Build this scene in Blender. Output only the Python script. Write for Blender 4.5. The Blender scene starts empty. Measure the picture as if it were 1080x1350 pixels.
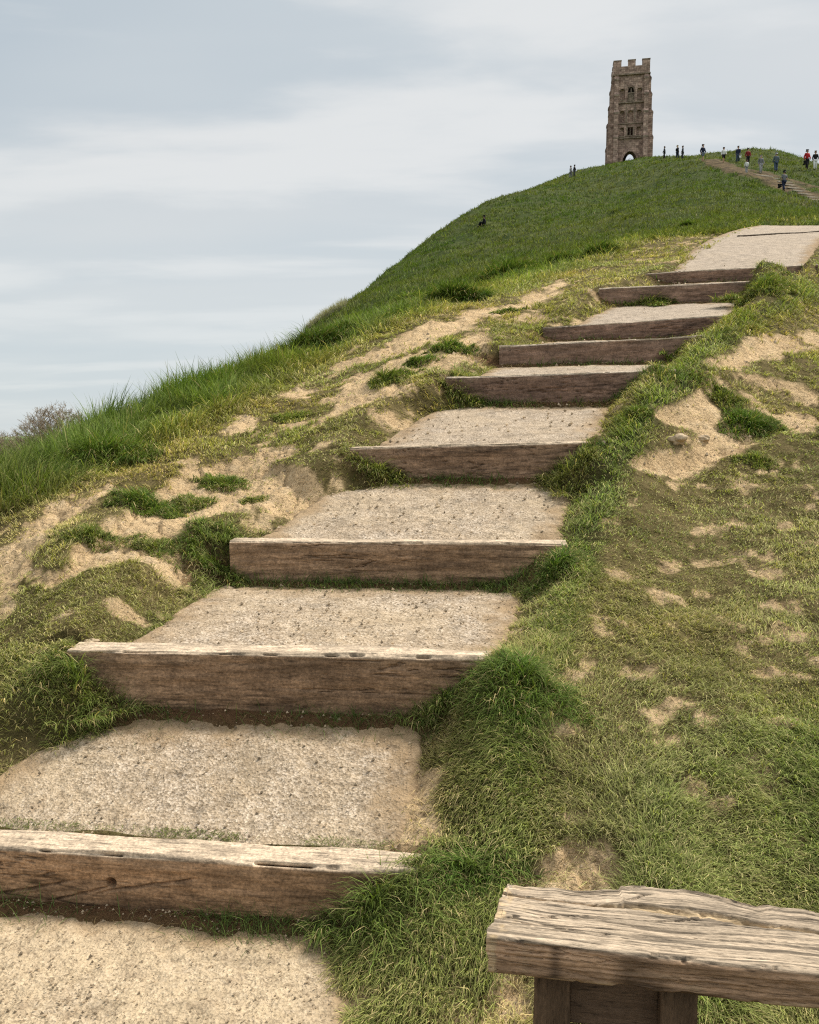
import bpy, bmesh, math, random
import numpy as np
from mathutils import Vector, Matrix, noise as mnoise
RNG = np.random.default_rng(7)
random.seed(7)
scene = bpy.context.scene
COL = bpy.data.collections.new("place"); scene.collection.children.link(COL)
R = math.radians
# ------------------------------------------------------------------ camera frame
F = 1080.0
PT = 95.0/1080.0
PITCH = math.atan(PT); CP, SP = math.cos(PITCH), math.sin(PITCH)
def ray(u, v):
    x = (u-540.0)/F; y = (675.0-v)/F
    return x, CP+y*SP, -SP+y*CP
def at(u, v, Y):
    x, dy, dz = ray(u, v); k = Y/dy
    return np.array([x*k, Y, dz*k])
def project(X, Y, Z):
    d = Y*CP - Z*SP; yc = Y*SP + Z*CP
    d = np.maximum(d, 0.05)
    return 540+F*X/d, 675-F*yc/d
# ------------------------------------------------------------------ noise
def _h(ix, iy, seed):
    n = (ix.astype(np.int64)*374761393 + iy.astype(np.int64)*668265263 + seed*974634777) & 0xffffffff
    n = ((n ^ (n >> 13))*1274126177) & 0xffffffff
    n = (n ^ (n >> 16)) & 0xffffffff
    return n/4294967295.0
def vnoise(x, y, seed=0):
    ix = np.floor(x); iy = np.floor(y); fx = x-ix; fy = y-iy
    fx = fx*fx*(3-2*fx); fy = fy*fy*(3-2*fy)
    a = _h(ix, iy, seed); b = _h(ix+1, iy, seed); c = _h(ix, iy+1, seed); d = _h(ix+1, iy+1, seed)
    return (a*(1-fx)+b*fx)*(1-fy)+(c*(1-fx)+d*fx)*fy
def fbm(x, y, seed=0, oct=4):
    s = 0; a = .5; t = 0
    for k in range(oct):
        s = s + a*vnoise(x*2**k+k*17.3, y*2**k-k*9.1, seed+k); t += a; a *= .5
    return s/t - .5
def sstep(a, b, x):
    k = np.clip((x-a)/(b-a), 0, 1); return k*k*(3-2*k)
# ------------------------------------------------------------------ the steps
STEPS = [  # left end, right end of the front top edge (u, v, distance), foot of the riser v, depth of timber
 ((-60,1114,3.08),(532,1150,2.86),1205,.155),
 ((100,856,3.96),(655,867,3.78),942,.16),
 ((312,712,5.35),(738,716,5.15),771,.16),
 ((470,590,6.65),(792,582,6.4),632,.16),
 ((596,497,8.2),(885,487,7.85),532,.17),
 ((665,456,9.5),(925,442,9.1),480,.17),
 ((722,431,11.0),(985,413,10.5),446,.17),
 ((795,380,12.9),(1052,367,12.4),399,.18),
 ((852,360,14.6),(1075,348,14.0),371,.18)]
ST = []
for (l, r, vb, dep) in STEPS:
    L = at(*l); Rr = at(*r); c = (L+Rr)/2
    uc, vc = project(c[0], c[1], c[2])
    zb = at(uc, vb, c[1])[2]
    ST.append(dict(L=L, R=Rr, zt=c[2], zb=zb, dep=dep))
def line_y(k, X):
    L, Q = ST[k]['L'], ST[k]['R']
    return L[1]+(X-L[0])*(Q[1]-L[1])/(Q[0]-L[0])
def line_z(k, X):
    L, Q = ST[k]['L'], ST[k]['R']
    return L[2]+np.clip((X-L[0])/(Q[0]-L[0]), -.3, 1.3)*(Q[2]-L[2])
# treads: near-left, near-right, far-left, far-right screen columns
TR = [None, (-80,512,120,548,1105,942),(178,648,308,686,848,782),(345,724,465,753,702,640),(495,778,588,800,583,541),
      (628,870,655,874,488,476),(690,900,730,925,448,440),(757,957,812,976,423,403),(822,1030,880,1050,372,368),(888,1057,1003,1130,355,297)]
ENDZ = at(1060, 297, 24.0)
def xon(u, v, k, off):
    x, dy, dz = ray(u, v); t = x/dy
    X = 0.0
    for _ in range(6):
        X = t*(line_y(k, X)+off)
    return X
TREADS = []
for k in range(10):
    if k == 0:
        TREADS.append(((-2.8,1.0),(-.12,1.0),(-2.8,3.3),(-.30,2.9))); continue
    a, b, c, d, vn, vf = TR[k]
    xa = xon(a, vn, k-1, .16); xb = xon(b, vn, k-1, .16)
    if k < 9:
        xc = xon(c, vf, k, 0); xd = xon(d, vf, k, 0); yc = line_y(k, xc); yd = line_y(k, xd)
    else:
        p = at(c, vf, 24.2); q = at(d, vf, 23.6); xc, yc, xd, yd = p[0], p[1], q[0], q[1]
    TREADS.append(((xa, line_y(k-1, xa)+.16),(xb, line_y(k-1, xb)+.16),(xc,yc),(xd,yd)))
def tread_z(k, X, Y):
    """height of tread k at X, Y"""
    if k == 0: yn = np.full_like(X, 1.0); zn = -1.86
    else: yn = line_y(k-1, X)+ST[k-1]['dep']; zn = line_z(k-1, X)-.012
    if k < 9: yf = line_y(k, X); zf = ST[k]['zb']
    else: yf = 24.0; zf = ENDZ[2]
    b = (Y-yn)/np.maximum(yf-yn, .1)
    return zn*(1-b)+zf*b, b
# ------------------------------------------------------------------ smooth lie of the land, from surveyed points
CT = []   # (X/Y, lnY, Z/Y)
def cp(u, v, Y):
    p = at(u, v, Y); CT.append((p[0]/Y, math.log(Y), p[2]/Y))
def cz(u, Y, z): CT.append(((u-540)/F, math.log(Y), z/Y))
for u in (-700, -100, 540, 1100, 1700):
    cz(u, .8, -1.87); cz(u, 1.5, -1.86); cz(u, 2.2, -1.85 if u < 700 else -1.78)
for k, s in enumerate(ST):
    for P in (s['L'], s['R']): CT.append((P[0]/P[1], math.log(P[1]), (P[2]-.02)/P[1]))
for q in [(-500,1120,3.0),(620,1130,2.95),(860,1110,2.9),(1080,1080,2.95),(1400,1080,2.9),(900,900,3.8),(1080,850,4.1),(1080,700,5.5),(1080,600,6.8),(900,640,6.3),
 (1080,500,8.6),(1080,420,11.3),(1080,375,14),(1080,343,18),(0,1000,3.5),(0,850,4.25),(0,780,4.9),(0,700,5.8),(0,650,6.6),(0,634,8.0),(75,620,8.6),(130,574,9.4),(-200,690,7.4),(200,640,6.4),(200,562,8.6),
 (200,540,10.3),(300,560,8.3),(310,500,12),(400,560,7.9),(400,490,11),(400,462,14),(450,520,8.9),(450,438,16),(540,470,9.8),(540,420,13),(560,408,18),(640,430,11.3),(650,382,19.5),
 (740,388,13.8),(760,348,22),(830,350,17.5),(850,318,24),(930,310,24.5),(1000,298,26.2),(1080,292,27),(880,345,18),
 (0,664,11),(0,710,18),(0,760,40),(0,800,80),(0,800,150),(0,760,300),(0,650,1000),(0,603,3000),
 (200,575,14),(200,640,24),(200,700,45),(200,740,100),(200,740,200),(200,650,1000),(200,603,3000),
 (340,486,13.2),(340,505,19),(345,530,30),(350,600,60),(350,680,150),(350,650,1000),
 (400,470,22),(410,432,38),(410,450,50),(410,560,100),(410,640,200),
 (450,445,22),(455,399,42),(455,430,62),(450,560,120),(450,640,250),(450,630,1000),(450,600,3000),
 (500,416,18),(500,420,25),(500,380,45),(500,365,60),(500,385,78),(500,500,130),(500,620,300),
 (560,400,26),(560,348,50),(560,318,75),(560,345,100),(560,450,160),(560,600,350),(560,620,1000),
 (620,390,20),(620,384,28),(620,325,58),(620,281,90),(620,300,115),(620,420,180),(620,600,400),
 (700,364,21),(700,355,30),(700,300,63),(700,249,108),(700,255,135),(700,400,220),(700,600,500),(700,620,1200),
 (760,338,31),(760,275,75),(760,229,125),(760,235,150),(760,350,230),
 (830,314,34),(830,265,80),(830,214,136),(830,213,148),(830,250,190),(830,400,300),(830,600,700),(830,603,3000),
 (880,306,36),(880,250,80),(880,208,120),(880,208,140),(880,230,180),
 (930,291,38),(930,250,65),(930,213,92),(930,207,115),(930,225,150),
 (985,285,38),(985,252,62),(985,229,80),(985,214,92),(985,198,108),(985,212,140),(985,400,300),
 (1030,280,38),(1030,253,74),(1030,227,84),(1030,202,106),(1030,215,140),
 (1080,283,38),(1080,264,66),(1080,224,84),(1080,221,96),(1080,235,130),(1080,400,300),(1080,600,1000),(1080,603,3000),
 (1350,1000,3.1),(1350,700,5),(1350,560,7),(1350,450,10),(1350,380,15),(1350,330,22),(1350,300,35),(1350,265,60),(1350,240,90),(1350,300,200),(1350,600,1200),
 (-400,1000,3.4),(-400,800,4.6),(-400,700,6),(-400,680,9),(-400,740,16),(-400,800,40),(-400,800,100),(-400,700,400),(-400,603,3000)]:
    cp(*q)
CT = np.array(CT)
def _phi(r2): return np.where(r2 > 1e-12, r2*np.log(np.maximum(r2, 1e-12))*.5, 0)
SX = 2.2
def tps_fit():
    n = len(CT); x = CT[:,0]*SX; w = CT[:,1]
    K = _phi((x[:,None]-x)**2+(w[:,None]-w)**2)+np.eye(n)*2e-4
    P = np.c_[np.ones(n), x, w]; A = np.zeros((n+3, n+3)); A[:n,:n] = K; A[:n,n:] = P; A[n:,:n] = P.T
    return np.linalg.solve(A, np.r_[CT[:,2], 0, 0, 0])
CO = tps_fit()
def S(X, Y):
    Y = np.maximum(Y, .8); t = np.clip(X/Y, -1.3, 1.3)*SX; w = np.log(Y)
    out = CO[-3]+CO[-2]*t+CO[-1]*w
    for i in range(len(CT)):
        out = out + CO[i]*_phi((t-CT[i,0]*SX)**2+(w-CT[i,1])**2)
    return out*Y
# ------------------------------------------------------------------ ground cover map (patch outlines)
def sdist(px, py, poly):
    """signed distance in screen units, positive inside"""
    d = np.full(px.shape, 1e9); ins = np.zeros(px.shape, bool); n = len(poly)
    for i in range(n):
        x0, y0 = poly[i]; x1, y1 = poly[(i+1) % n]
        ex, ey = x1-x0, y1-y0; k = np.clip(((px-x0)*ex+(py-y0)*ey)/(ex*ex+ey*ey+1e-9), 0, 1)
        d = np.minimum(d, np.hypot(px-x0-k*ex, py-y0-k*ey))
        if y0 != y1:
            ins ^= ((y0 > py) != (y1 > py)) & (px < (x1-x0)*(py-y0)/(y1-y0)+x0)
    return np.where(ins, d, -d)
DIRT = [
 [(20,782),(80,745),(105,712),(180,668),(230,630),(290,605),(350,600),(425,630),(395,655),(320,668),(255,690),(245,738),(170,742),(110,757),(60,780)],
 [(25,712),(70,668),(150,640),(170,648),(115,688),(62,712)],
 [(40,820),(90,800),(160,788),(165,800),(85,822),(35,834)],
 [(370,525),(440,486),(520,450),(600,416),(660,402),(745,374),(752,384),(670,418),(600,442),(560,470),(520,478),(470,502),(410,534)],
 [(420,552),(455,535),(505,510),(545,478),(565,482),(545,512),(480,540)],
 [(596,462),(615,442),(645,436),(642,450),(600,482),(560,492),(520,520),(505,525),(560,478)],
 [(480,545),(545,528),(540,542),(490,556)],
 [(285,572),(340,553),(335,572),(300,578)],
 [(925,478),(960,466),(1000,448),(1090,436),(1300,430),(1300,455),(1085,462),(1010,470),(985,486),(950,492)],
 [(865,548),(900,528),(935,505),(1000,492),(1060,512),(1090,530),(1300,520),(1300,555),(1085,562),(1040,572),(1000,588),(950,612),(880,626),(838,612),(900,590),(925,570),(880,562)],
 [(955,634),(1010,612),(1036,610),(1025,628),(970,642)],
 [(672,1160),(700,1135),(750,1108),(800,1125),(835,1150),(820,1200),(680,1195)],
 [(640,1360),(660,1285),(705,1290),(710,1360)],
 [(545,955),(582,972),(560,1020),(572,1075),(520,1120),(505,1080),(512,1050),(535,1010)],
 [(0,1195),(440,1262),(500,1275),(470,1300),(445,1350),(0,1350),(-900,1350),(-900,1100)],
 [(712,384),(740,370),(750,378),(730,388)],
 [(335,604),(350,575),(400,545),(440,515),(500,475),(560,440),(575,462),(520,500),(450,550),(400,580),(385,606)],
 [(-20,745),(30,700),(60,690),(70,715),(40,760),(0,800)],
]
DSMALL = [(860,958,34,16),(770,893,30,12),(945,955,26,14),(800,757,22,9),(1062,900,18,12),(745,955,16,8),(905,1045,20,8),(925,705,24,8),(1050,700,30,8),(890,745,18,8),(560,1010,20,30),
          (835,1010,26,10),(985,1010,18,7),(1010,470,24,6),(800,690,18,6),(870,990,40,12),(905,940,22,9),(1010,890,24,8),(955,860,26,9),(830,900,24,10),(1040,960,26,9),(890,1060,28,9),(790,980,24,9),(760,1080,22,9),(1000,760,24,7),(880,790,24,8),(960,1070,22,8),(980,700,30,8),(850,660,26,7),(910,640,26,7),(1055,840,24,8),(830,1090,20,8),(150,790,30,8),(60,760,30,10),(420,590,24,6),(250,610,24,7),(700,420,26,5),(60,860,30,9),(780,385,18,4),(860,440,0.1,0.1),(880,830,22,8),(1020,800,30,9),(60,700,20,8),(320,560,18,6)]
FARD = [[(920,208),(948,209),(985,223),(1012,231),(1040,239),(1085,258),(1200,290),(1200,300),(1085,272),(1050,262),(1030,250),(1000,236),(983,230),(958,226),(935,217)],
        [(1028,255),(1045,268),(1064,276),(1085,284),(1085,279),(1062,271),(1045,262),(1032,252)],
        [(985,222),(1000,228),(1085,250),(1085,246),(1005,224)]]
LUSH = [  # long green grass of the left ridge
 [(-900,560),(0,560),(130,500),(270,450),(450,360),(600,330),(760,290),(900,270),(1100,265),(1100,300),(1000,298),(900,310),(850,322),(800,345),(740,365),(690,385),(600,402),(500,450),(400,498),(300,552),(210,590),(100,645),(0,690),(-900,1000)]]
LUSH2 = [  # greener band along the right of the steps and other patches
 [(1090,360),(1050,372),(960,412),(890,470),(820,540),(765,620),(745,700),(690,790),(650,870),(560,950),(590,1000),(570,1080),(540,1130),(420,1200),(470,1280),(440,1350),(640,1350),(680,1200),(700,1100),(720,960),(770,850),(790,740),(830,620),(880,550),(960,460),(1090,395)],
 [(820,1170),(860,1050),(1000,960),(1090,930),(1300,900),(1300,1350),(900,1350)],
 [(0,870),(60,845),(150,860),(240,880),(270,930),(150,920),(80,935),(0,960)],
 [(245,760),(250,700),(310,690),(330,760),(290,800),(200,830),(150,810)],
 [(600,530),(560,500),(640,470),(700,440),(660,500),(640,520)]]
BARE = [[(250,905),(380,925),(520,945),(560,960),(540,940),(380,915)]]

# ------------------------------------------------------------------ ground grid
NT, NA, NB, NC = 640, 760, 300, 60
tA = np.concatenate([np.linspace(-2.5,-.66,50)[:-1], np.linspace(-.66,.66,NT), np.linspace(.66,2.5,50)[1:]])
wA = np.concatenate([np.linspace(math.log(.8), math.log(30), NA)[:-1], np.linspace(math.log(30), math.log(170), NB)[:-1], np.linspace(math.log(170), math.log(4000), NC)])
TT, WW = np.meshgrid(tA, wA)
GY = np.exp(WW); GX = TT*GY
INS = [(0,.04),(.22,.03),(0,.10),(.30,.22),(.25,0),(0,0),(0,0),(0,.12),(0,.1)]
def ground_fields(X, Y):
    z0 = S(X, Y); u, v = project(X, Y, z0)
    near = 1-sstep(26, 30, Y)
    px = F/np.maximum(Y, 1)          # screen units per metre
    wob = (fbm(X*2.2, Y*2.2, 3, 4)*.5 + fbm(X*11, Y*11, 5, 4)*.30)*np.minimum(px, 300)*.55
    dirt = np.zeros_like(X)
    sc = 3.0; isl = sstep(.07, .13, fbm(X*1.9+5, Y*1.9, 15, 4))*.95; isl2 = sstep(.10, .17, fbm(X*2.6+5, Y*2.6, 16, 4))*.9
    for i, p in enumerate(DIRT):
        q = sstep(-sc, sc, sdist(u, v, p)+wob*.6)
        if i in (3, 8, 9, 16, 17): q = q*(1-isl)
        elif i in (4, 14): q = q*(1-isl2)
        dirt = np.maximum(dirt, q)
    for (cx, cy, a, b) in DSMALL:
        q = 1-np.hypot((u-cx)/a, (v-cy)/b); dirt = np.maximum(dirt, .85*sstep(-.10, .35, q-.22+fbm(X*7, Y*7, 8, 5)*3.6))
    # small worn flecks in the trodden turf
    fl = fbm(X*1.3, Y*1.3, 21, 3)*.7+fbm(X*7, Y*7, 22, 3)
    worn = sstep(.20, .30, fl)*.8
    lush = np.zeros_like(X)
    for p in LUSH: lush = np.maximum(lush, sstep(-9, 22, sdist(u, v, p)+wob*.3))
    ridge = lush.copy()*near
    l2 = np.zeros_like(X)
    for p in LUSH2: l2 = np.maximum(l2, np.clip(.68+1.1*fbm(X*1.7, Y*1.7, 18, 3), .1, 1)*sstep(-18, 25, sdist(u, v, p)+wob*.6))
    worn *= (1-ridge)*(1-l2*.7)
    dirt = np.maximum(dirt, worn)*near
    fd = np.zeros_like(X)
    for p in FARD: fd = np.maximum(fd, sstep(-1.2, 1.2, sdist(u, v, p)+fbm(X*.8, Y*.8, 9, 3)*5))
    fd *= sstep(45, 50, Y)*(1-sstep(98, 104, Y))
    lush = np.maximum(ridge, l2*near)
    far = sstep(24, 34, Y)
    # corridor of the steps
    inside = np.zeros_like(X); zin = z0.copy(); soil = np.zeros_like(X); m_all = np.full_like(X, 9.0)
    for k in range(10):
        f0 = Y-line_y(k-1, X) if k > 0 else Y-1.0
        f1 = Y-line_y(k, X) if k < 9 else Y-24.3
        fd_ = ST[k-1]['dep']*.55 if k > 0 else 0
        sel = (f0 >= fd_) & (f1 < (ST[k]['dep']*.55 if k < 9 else 0)); f1 = np.minimum(f1, 0)
        (ax, ay), (bx, by), (cx, cy), (dx, dy) = TREADS[k]
        def lat(px_, py_, qx, qy, sgn):
            ex, ey = qx-px_, qy-py_; l = math.hypot(ex, ey); ex /= l; ey /= l
            return sgn*((X-px_)*ey-(Y-py_)*ex)
        ml = lat(ax, ay, cx, cy, -1.0); mr = lat(bx, by, dx, dy, 1.0)
        if k < 9:
            iL, iR = INS[k]; nf = 1-sstep(.10, .42, -f1)
            m = np.maximum(ml+iL*nf, mr+iR*nf)
        else: m = np.maximum(ml, mr)
        m00 = np.maximum(ml, mr)
        if k > 0:   # the timber itself is wider than the tread behind it
            L, Q = ST[k-1]['L'], ST[k-1]['R']
            mt = np.maximum(L[0]-X, X-Q[0])
            m = np.where(f0 < ST[k-1]['dep']+.01, mt-.02, m)
        m = m + fbm(X*6, Y*6, 31, 3)*.09
        zt, b = tread_z(k, X, Y)
        base = (1-sstep(.03, .15, -f1+fbm(X*4, Y*4, 37, 2)*.05+fbm(X*34, Y*34, 38, 3)*.045)) if k < 9 else 0*X
        lipn = ((1-sstep(ST[k-1]['dep']+.01, ST[k-1]['dep']+.07, f0-fbm(X*4, Y*4, 39, 3)*.06)) if k == 1 else 0*X)
        zi = zt-.05+.062*base+.052*lipn*(f0 > ST[max(k-1,0)]['dep'])
        zi = zi+fbm(X*14, Y*14, 12, 3)*.02*base
        wz = sstep(-.01, .42, m); wz = wz*wz*.4+wz*.6
        # the grass bank beside a riser laps in front of it
        zin = np.where(sel, zi*(1-wz)+np.maximum(z0, zt+.012-2.5*np.maximum(m-.12, 0))*wz+(.02*sstep(-.02, .04, m)), zin)
        inside = np.where(sel, 1-sstep(-.03, .06, m), inside)
        m_all = np.where(sel, np.minimum(m, m00), m_all)
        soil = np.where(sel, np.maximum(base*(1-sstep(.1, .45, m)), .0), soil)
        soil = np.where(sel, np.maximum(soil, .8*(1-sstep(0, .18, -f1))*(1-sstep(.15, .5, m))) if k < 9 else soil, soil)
    z = zin
    und = fbm(X*.9, Y*.9, 41, 3)*.10+fbm(X*3.5, Y*3.5, 43, 3)*.06+fbm(X*12, Y*12, 45, 3)*.03
    und = und*near*(1-inside)*sstep(.1, .8, m_all)
    fu = fbm(X*.10, Y*.10, 51, 3)*1.0+fbm(X*.5, Y*.5, 53, 4)*.60+fbm(X*1.6, Y*1.6, 57, 2)*.28
    fu *= sstep(26, 60, Y)*(1-fd)
    z = z+und+fu+ridge*.05*fbm(X*1.7, Y*1.7, 61, 3)
    ero = np.zeros_like(X)
    for p, dp in ((DIRT[0], .13), (DIRT[1], .07), (DIRT[3], .09), (DIRT[5], .1), (DIRT[8], .08), (DIRT[9], .13), (DIRT[4], .08)):
        ero = np.maximum(ero, dp*sstep(-3, 16, sdist(u, v, p)+wob*.45))
    z = z-.65*ero*near*(1-inside)+dirt*near*(1-inside)*(fbm(X*8, Y*8, 65, 4)*.07+fbm(X*24, Y*24, 67, 3)*.028-.03*(1-sstep(0, .05, np.abs(fbm(X*2.6, Y*2.6, 69, 4)))))
    gh = .040+.045*l2*near+.15*ridge*(1-.4*sstep(12, 20, Y))
    gh = gh*(.80+1.3*np.clip(fbm(X*1.6, Y*1.6, 71, 4)*1.6+.35, 0, 1))
    return dict(z=z, dirt=np.maximum(dirt*(1-soil), 0), soil=soil, lush=lush, ridge=ridge, inside=inside, far=far, fd=fd, gh=gh, u=u, v=v)
G = ground_fields(GX, GY)
def samp(field, X, Y):
    t = np.clip(X/np.maximum(Y, .8), tA[0], tA[-1]); w = np.log(np.clip(Y, .8, 3999))
    a = np.interp(t, tA, np.arange(len(tA))); b = np.interp(w, wA, np.arange(len(wA)))
    i = np.minimum(a.astype(int), len(tA)-2); j = np.minimum(b.astype(int), len(wA)-2); fa = a-i; fb = b-j
    g = G[field]
    return (g[j,i]*(1-fa)+g[j,i+1]*fa)*(1-fb)+(g[j+1,i]*(1-fa)+g[j+1,i+1]*fa)*fb
def H(X, Y): return float(samp('z', np.array([float(X)]), np.array([float(Y)]))[0])
def hit(u, v, y0=1.2, y1=600):
    """first place beyond distance y0 where the line of sight meets the ground"""
    x, dy, dz = ray(u, v)
    ys = np.exp(np.linspace(math.log(y0), math.log(y1), 5000)); X = ys*x/dy; Z = ys*dz/dy
    g = samp('z', X, ys); below = np.where(Z < g)[0]
    if len(below) == 0:
        i = int(np.argmin((Z-g)/ys))
    else: i = below[0]
    return np.array([X[i], ys[i], g[i]])
# ------------------------------------------------------------------ material helpers
def mat(name):
    m = bpy.data.materials.new(name); m.use_nodes = True; nt = m.node_tree; nt.nodes.clear()
    out = nt.nodes.new('ShaderNodeOutputMaterial'); b = nt.nodes.new('ShaderNodeBsdfPrincipled')
    nt.links.new(b.outputs[0], out.inputs[0]); b.inputs['Roughness'].default_value = .9
    b.inputs['Specular IOR Level'].default_value = .2
    return m, nt, b
def N(nt, t, **kw):
    n = nt.nodes.new('ShaderNode'+t)
    for k, v in kw.items():
        if k.startswith('i_'):
            key = k[2:]; key = int(key) if key.isdigit() else key.replace('_', ' ')
            n.inputs[key].default_value = v
        else: setattr(n, k, v)
    return n
def noise(nt, vec, scale, detail=5, rough=.6, dist=0):
    n = N(nt, 'TexNoise'); n.inputs['Scale'].default_value = scale; n.inputs['Detail'].default_value = detail
    n.inputs['Roughness'].default_value = rough; n.inputs['Distortion'].default_value = dist
    if vec is not None: nt.links.new(vec, n.inputs['Vector'])
    return n.outputs['Fac']
def ramp(nt, fac, stops, interp='LINEAR'):
    n = N(nt, 'ValToRGB'); cr = n.color_ramp; cr.interpolation = interp
    while len(cr.elements) < len(stops): cr.elements.new(.5)
    for e, (p, c) in zip(cr.elements, stops):
        e.position = p; e.color = (c, c, c, 1) if isinstance(c, (int, float)) else (*c, 1)
    nt.links.new(fac, n.inputs[0]); return n.outputs[0]
def mix(nt, fac, a, b, mode='MIX'):
    n = N(nt, 'Mix', data_type='RGBA', blend_type=mode)
    for s, i in ((fac, 0), (a, 6), (b, 7)):
        if isinstance(s, (int, float)): n.inputs[i].default_value = s
        elif isinstance(s, tuple): n.inputs[i].default_value = (*s, 1)
        else: nt.links.new(s, n.inputs[i])
    return n.outputs[2]
def math_(nt, op, a, b=0.0):
    n = N(nt, 'Math', operation=op)
    for s, i in ((a, 0), (b, 1)):
        if isinstance(s, (int, float)): n.inputs[i].default_value = s
        else: nt.links.new(s, n.inputs[i])
    return n.outputs[0]
def bump(nt, b, h, strength=.5, dist=.01, prev=None):
    n = N(nt, 'Bump'); n.inputs['Strength'].default_value = strength; n.inputs['Distance'].default_value = dist
    nt.links.new(h, n.inputs['Height'])
    if prev is not None: nt.links.new(prev, n.inputs['Normal'])
    if b is not None: nt.links.new(n.outputs[0], b.inputs['Normal'])
    return n.outputs[0]
def attr(nt, name): return N(nt, 'Attribute', attribute_name=name)
def mapping(nt, vec, scale):
    n = N(nt, 'Mapping'); n.inputs['Scale'].default_value = scale; nt.links.new(vec, n.inputs[0]); return n.outputs[0]
def mesh_np(name, V, faces_flat, loop_counts, material, parent=None, smooth=True):
    me = bpy.data.meshes.new(name)
    V = np.ascontiguousarray(V, np.float32); faces_flat = np.ascontiguousarray(faces_flat, np.int32); lc = np.ascontiguousarray(loop_counts, np.int32)
    me.vertices.add(len(V)); me.vertices.foreach_set('co', V.ravel())
    me.loops.add(len(faces_flat)); me.loops.foreach_set('vertex_index', faces_flat)
    me.polygons.add(len(lc)); me.polygons.foreach_set('loop_start', np.r_[0, np.cumsum(lc)[:-1]].astype(np.int32))
    me.polygons.foreach_set('loop_total', lc)
    me.update(calc_edges=True)
    me.polygons.foreach_set('use_smooth', np.full(len(lc), smooth, bool))
    me.materials.append(material)
    o = bpy.data.objects.new(name, me); COL.objects.link(o)
    if parent is not None: o.parent = parent
    return o
def setcol(me, name, arr):
    a = me.attributes.new(name, 'FLOAT_COLOR', 'POINT')
    c = np.ones((len(arr), 4), np.float32); c[:, :3] = arr; a.data.foreach_set('color', c.ravel())
def setf(me, name, arr):
    a = me.attributes.new(name, 'FLOAT', 'POINT'); a.data.foreach_set('value', np.ascontiguousarray(arr, np.float32))
def tag(o, label=None, cat=None, group=None, kind=None):
    if label: o['label'] = label
    if cat: o['category'] = cat
    if group: o['group'] = group
    if kind: o['kind'] = kind
    return o
def empty(name, loc, rz=0):
    o = bpy.data.objects.new(name, None); COL.objects.link(o); o.location = loc; o.rotation_euler = (0, 0, rz); o.empty_display_size = .1
    return o
def grid_faces(nr, nc, wrap=False):
    j, i = np.meshgrid(np.arange(nr-1), np.arange(nc if wrap else nc-1), indexing='ij')
    i2 = (i+1) % nc
    f = np.stack([j*nc+i, j*nc+i2, (j+1)*nc+i2, (j+1)*nc+i], -1).reshape(-1, 4)
    return f
# ------------------------------------------------------------------ ground
GRASS_MID = (.085, .105, .028)
def ground_material():
    m, nt, b = mat('turf and earth'); geo = N(nt, 'NewGeometry').outputs['Position']
    A = {k: attr(nt, k).outputs['Fac'] for k in ('dirt', 'soil', 'lush', 'far', 'fd', 'ridge')}
    n1 = noise(nt, geo, 6, 6, .65); n2 = noise(nt, geo, 45, 5, .7); n3 = noise(nt, geo, .35, 5, .6); n4 = noise(nt, geo, 1.6, 6, .7)
    turf = mix(nt, ramp(nt, n1, [(.35, 0.), (.65, 1.)]), (.085, .070, .026), (.20, .155, .072))
    turf = mix(nt, A['lush'], turf, (.030, .042, .012))
    sand = mix(nt, ramp(nt, n4, [(.35, 0.), (.65, 1.)]), (.74, .54, .315), (.55, .39, .22))
    sand = mix(nt, ramp(nt, n2, [(.34, 1.), (.47, 0.)]), sand, (.26, .175, .095))
    sand = mix(nt, ramp(nt, n1, [(.52, 0.), (.75, .7)]), sand, (.72, .56, .36))
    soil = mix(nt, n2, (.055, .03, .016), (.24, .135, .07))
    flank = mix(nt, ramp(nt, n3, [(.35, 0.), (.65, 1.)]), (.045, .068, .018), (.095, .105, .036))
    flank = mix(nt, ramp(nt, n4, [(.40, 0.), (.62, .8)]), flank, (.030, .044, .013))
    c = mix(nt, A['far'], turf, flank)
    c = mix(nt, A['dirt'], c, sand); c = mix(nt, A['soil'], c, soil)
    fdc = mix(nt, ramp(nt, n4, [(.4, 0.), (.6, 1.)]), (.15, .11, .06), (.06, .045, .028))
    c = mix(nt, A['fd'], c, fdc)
    nt.links.new(c, b.inputs['Base Color']); b.inputs['Roughness'].default_value = 1; b.inputs['Specular IOR Level'].default_value = .05
    h1 = bump(nt, None, n2, .9, .03); vor = N(nt, 'TexVoronoi', feature='DISTANCE_TO_EDGE'); vor.inputs['Scale'].default_value = 22; nt.links.new(geo, vor.inputs['Vector'])
    crk = ramp(nt, vor.outputs['Distance'], [(0, 0.), (.06, 1.)])
    h2 = bump(nt, None, crk, .25, .006, h1)
    n7 = noise(nt, geo, 11, 7, .75); bump(nt, b, n4, .8, .14, bump(nt, None, n7, .9, .045, h2))
    return m
GM = ground_material()
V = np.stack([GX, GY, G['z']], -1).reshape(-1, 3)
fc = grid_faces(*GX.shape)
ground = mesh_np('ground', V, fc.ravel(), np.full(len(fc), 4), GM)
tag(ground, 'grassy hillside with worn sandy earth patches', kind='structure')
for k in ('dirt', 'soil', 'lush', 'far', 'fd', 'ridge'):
    setf(ground.data, k, G[k].ravel())
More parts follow.
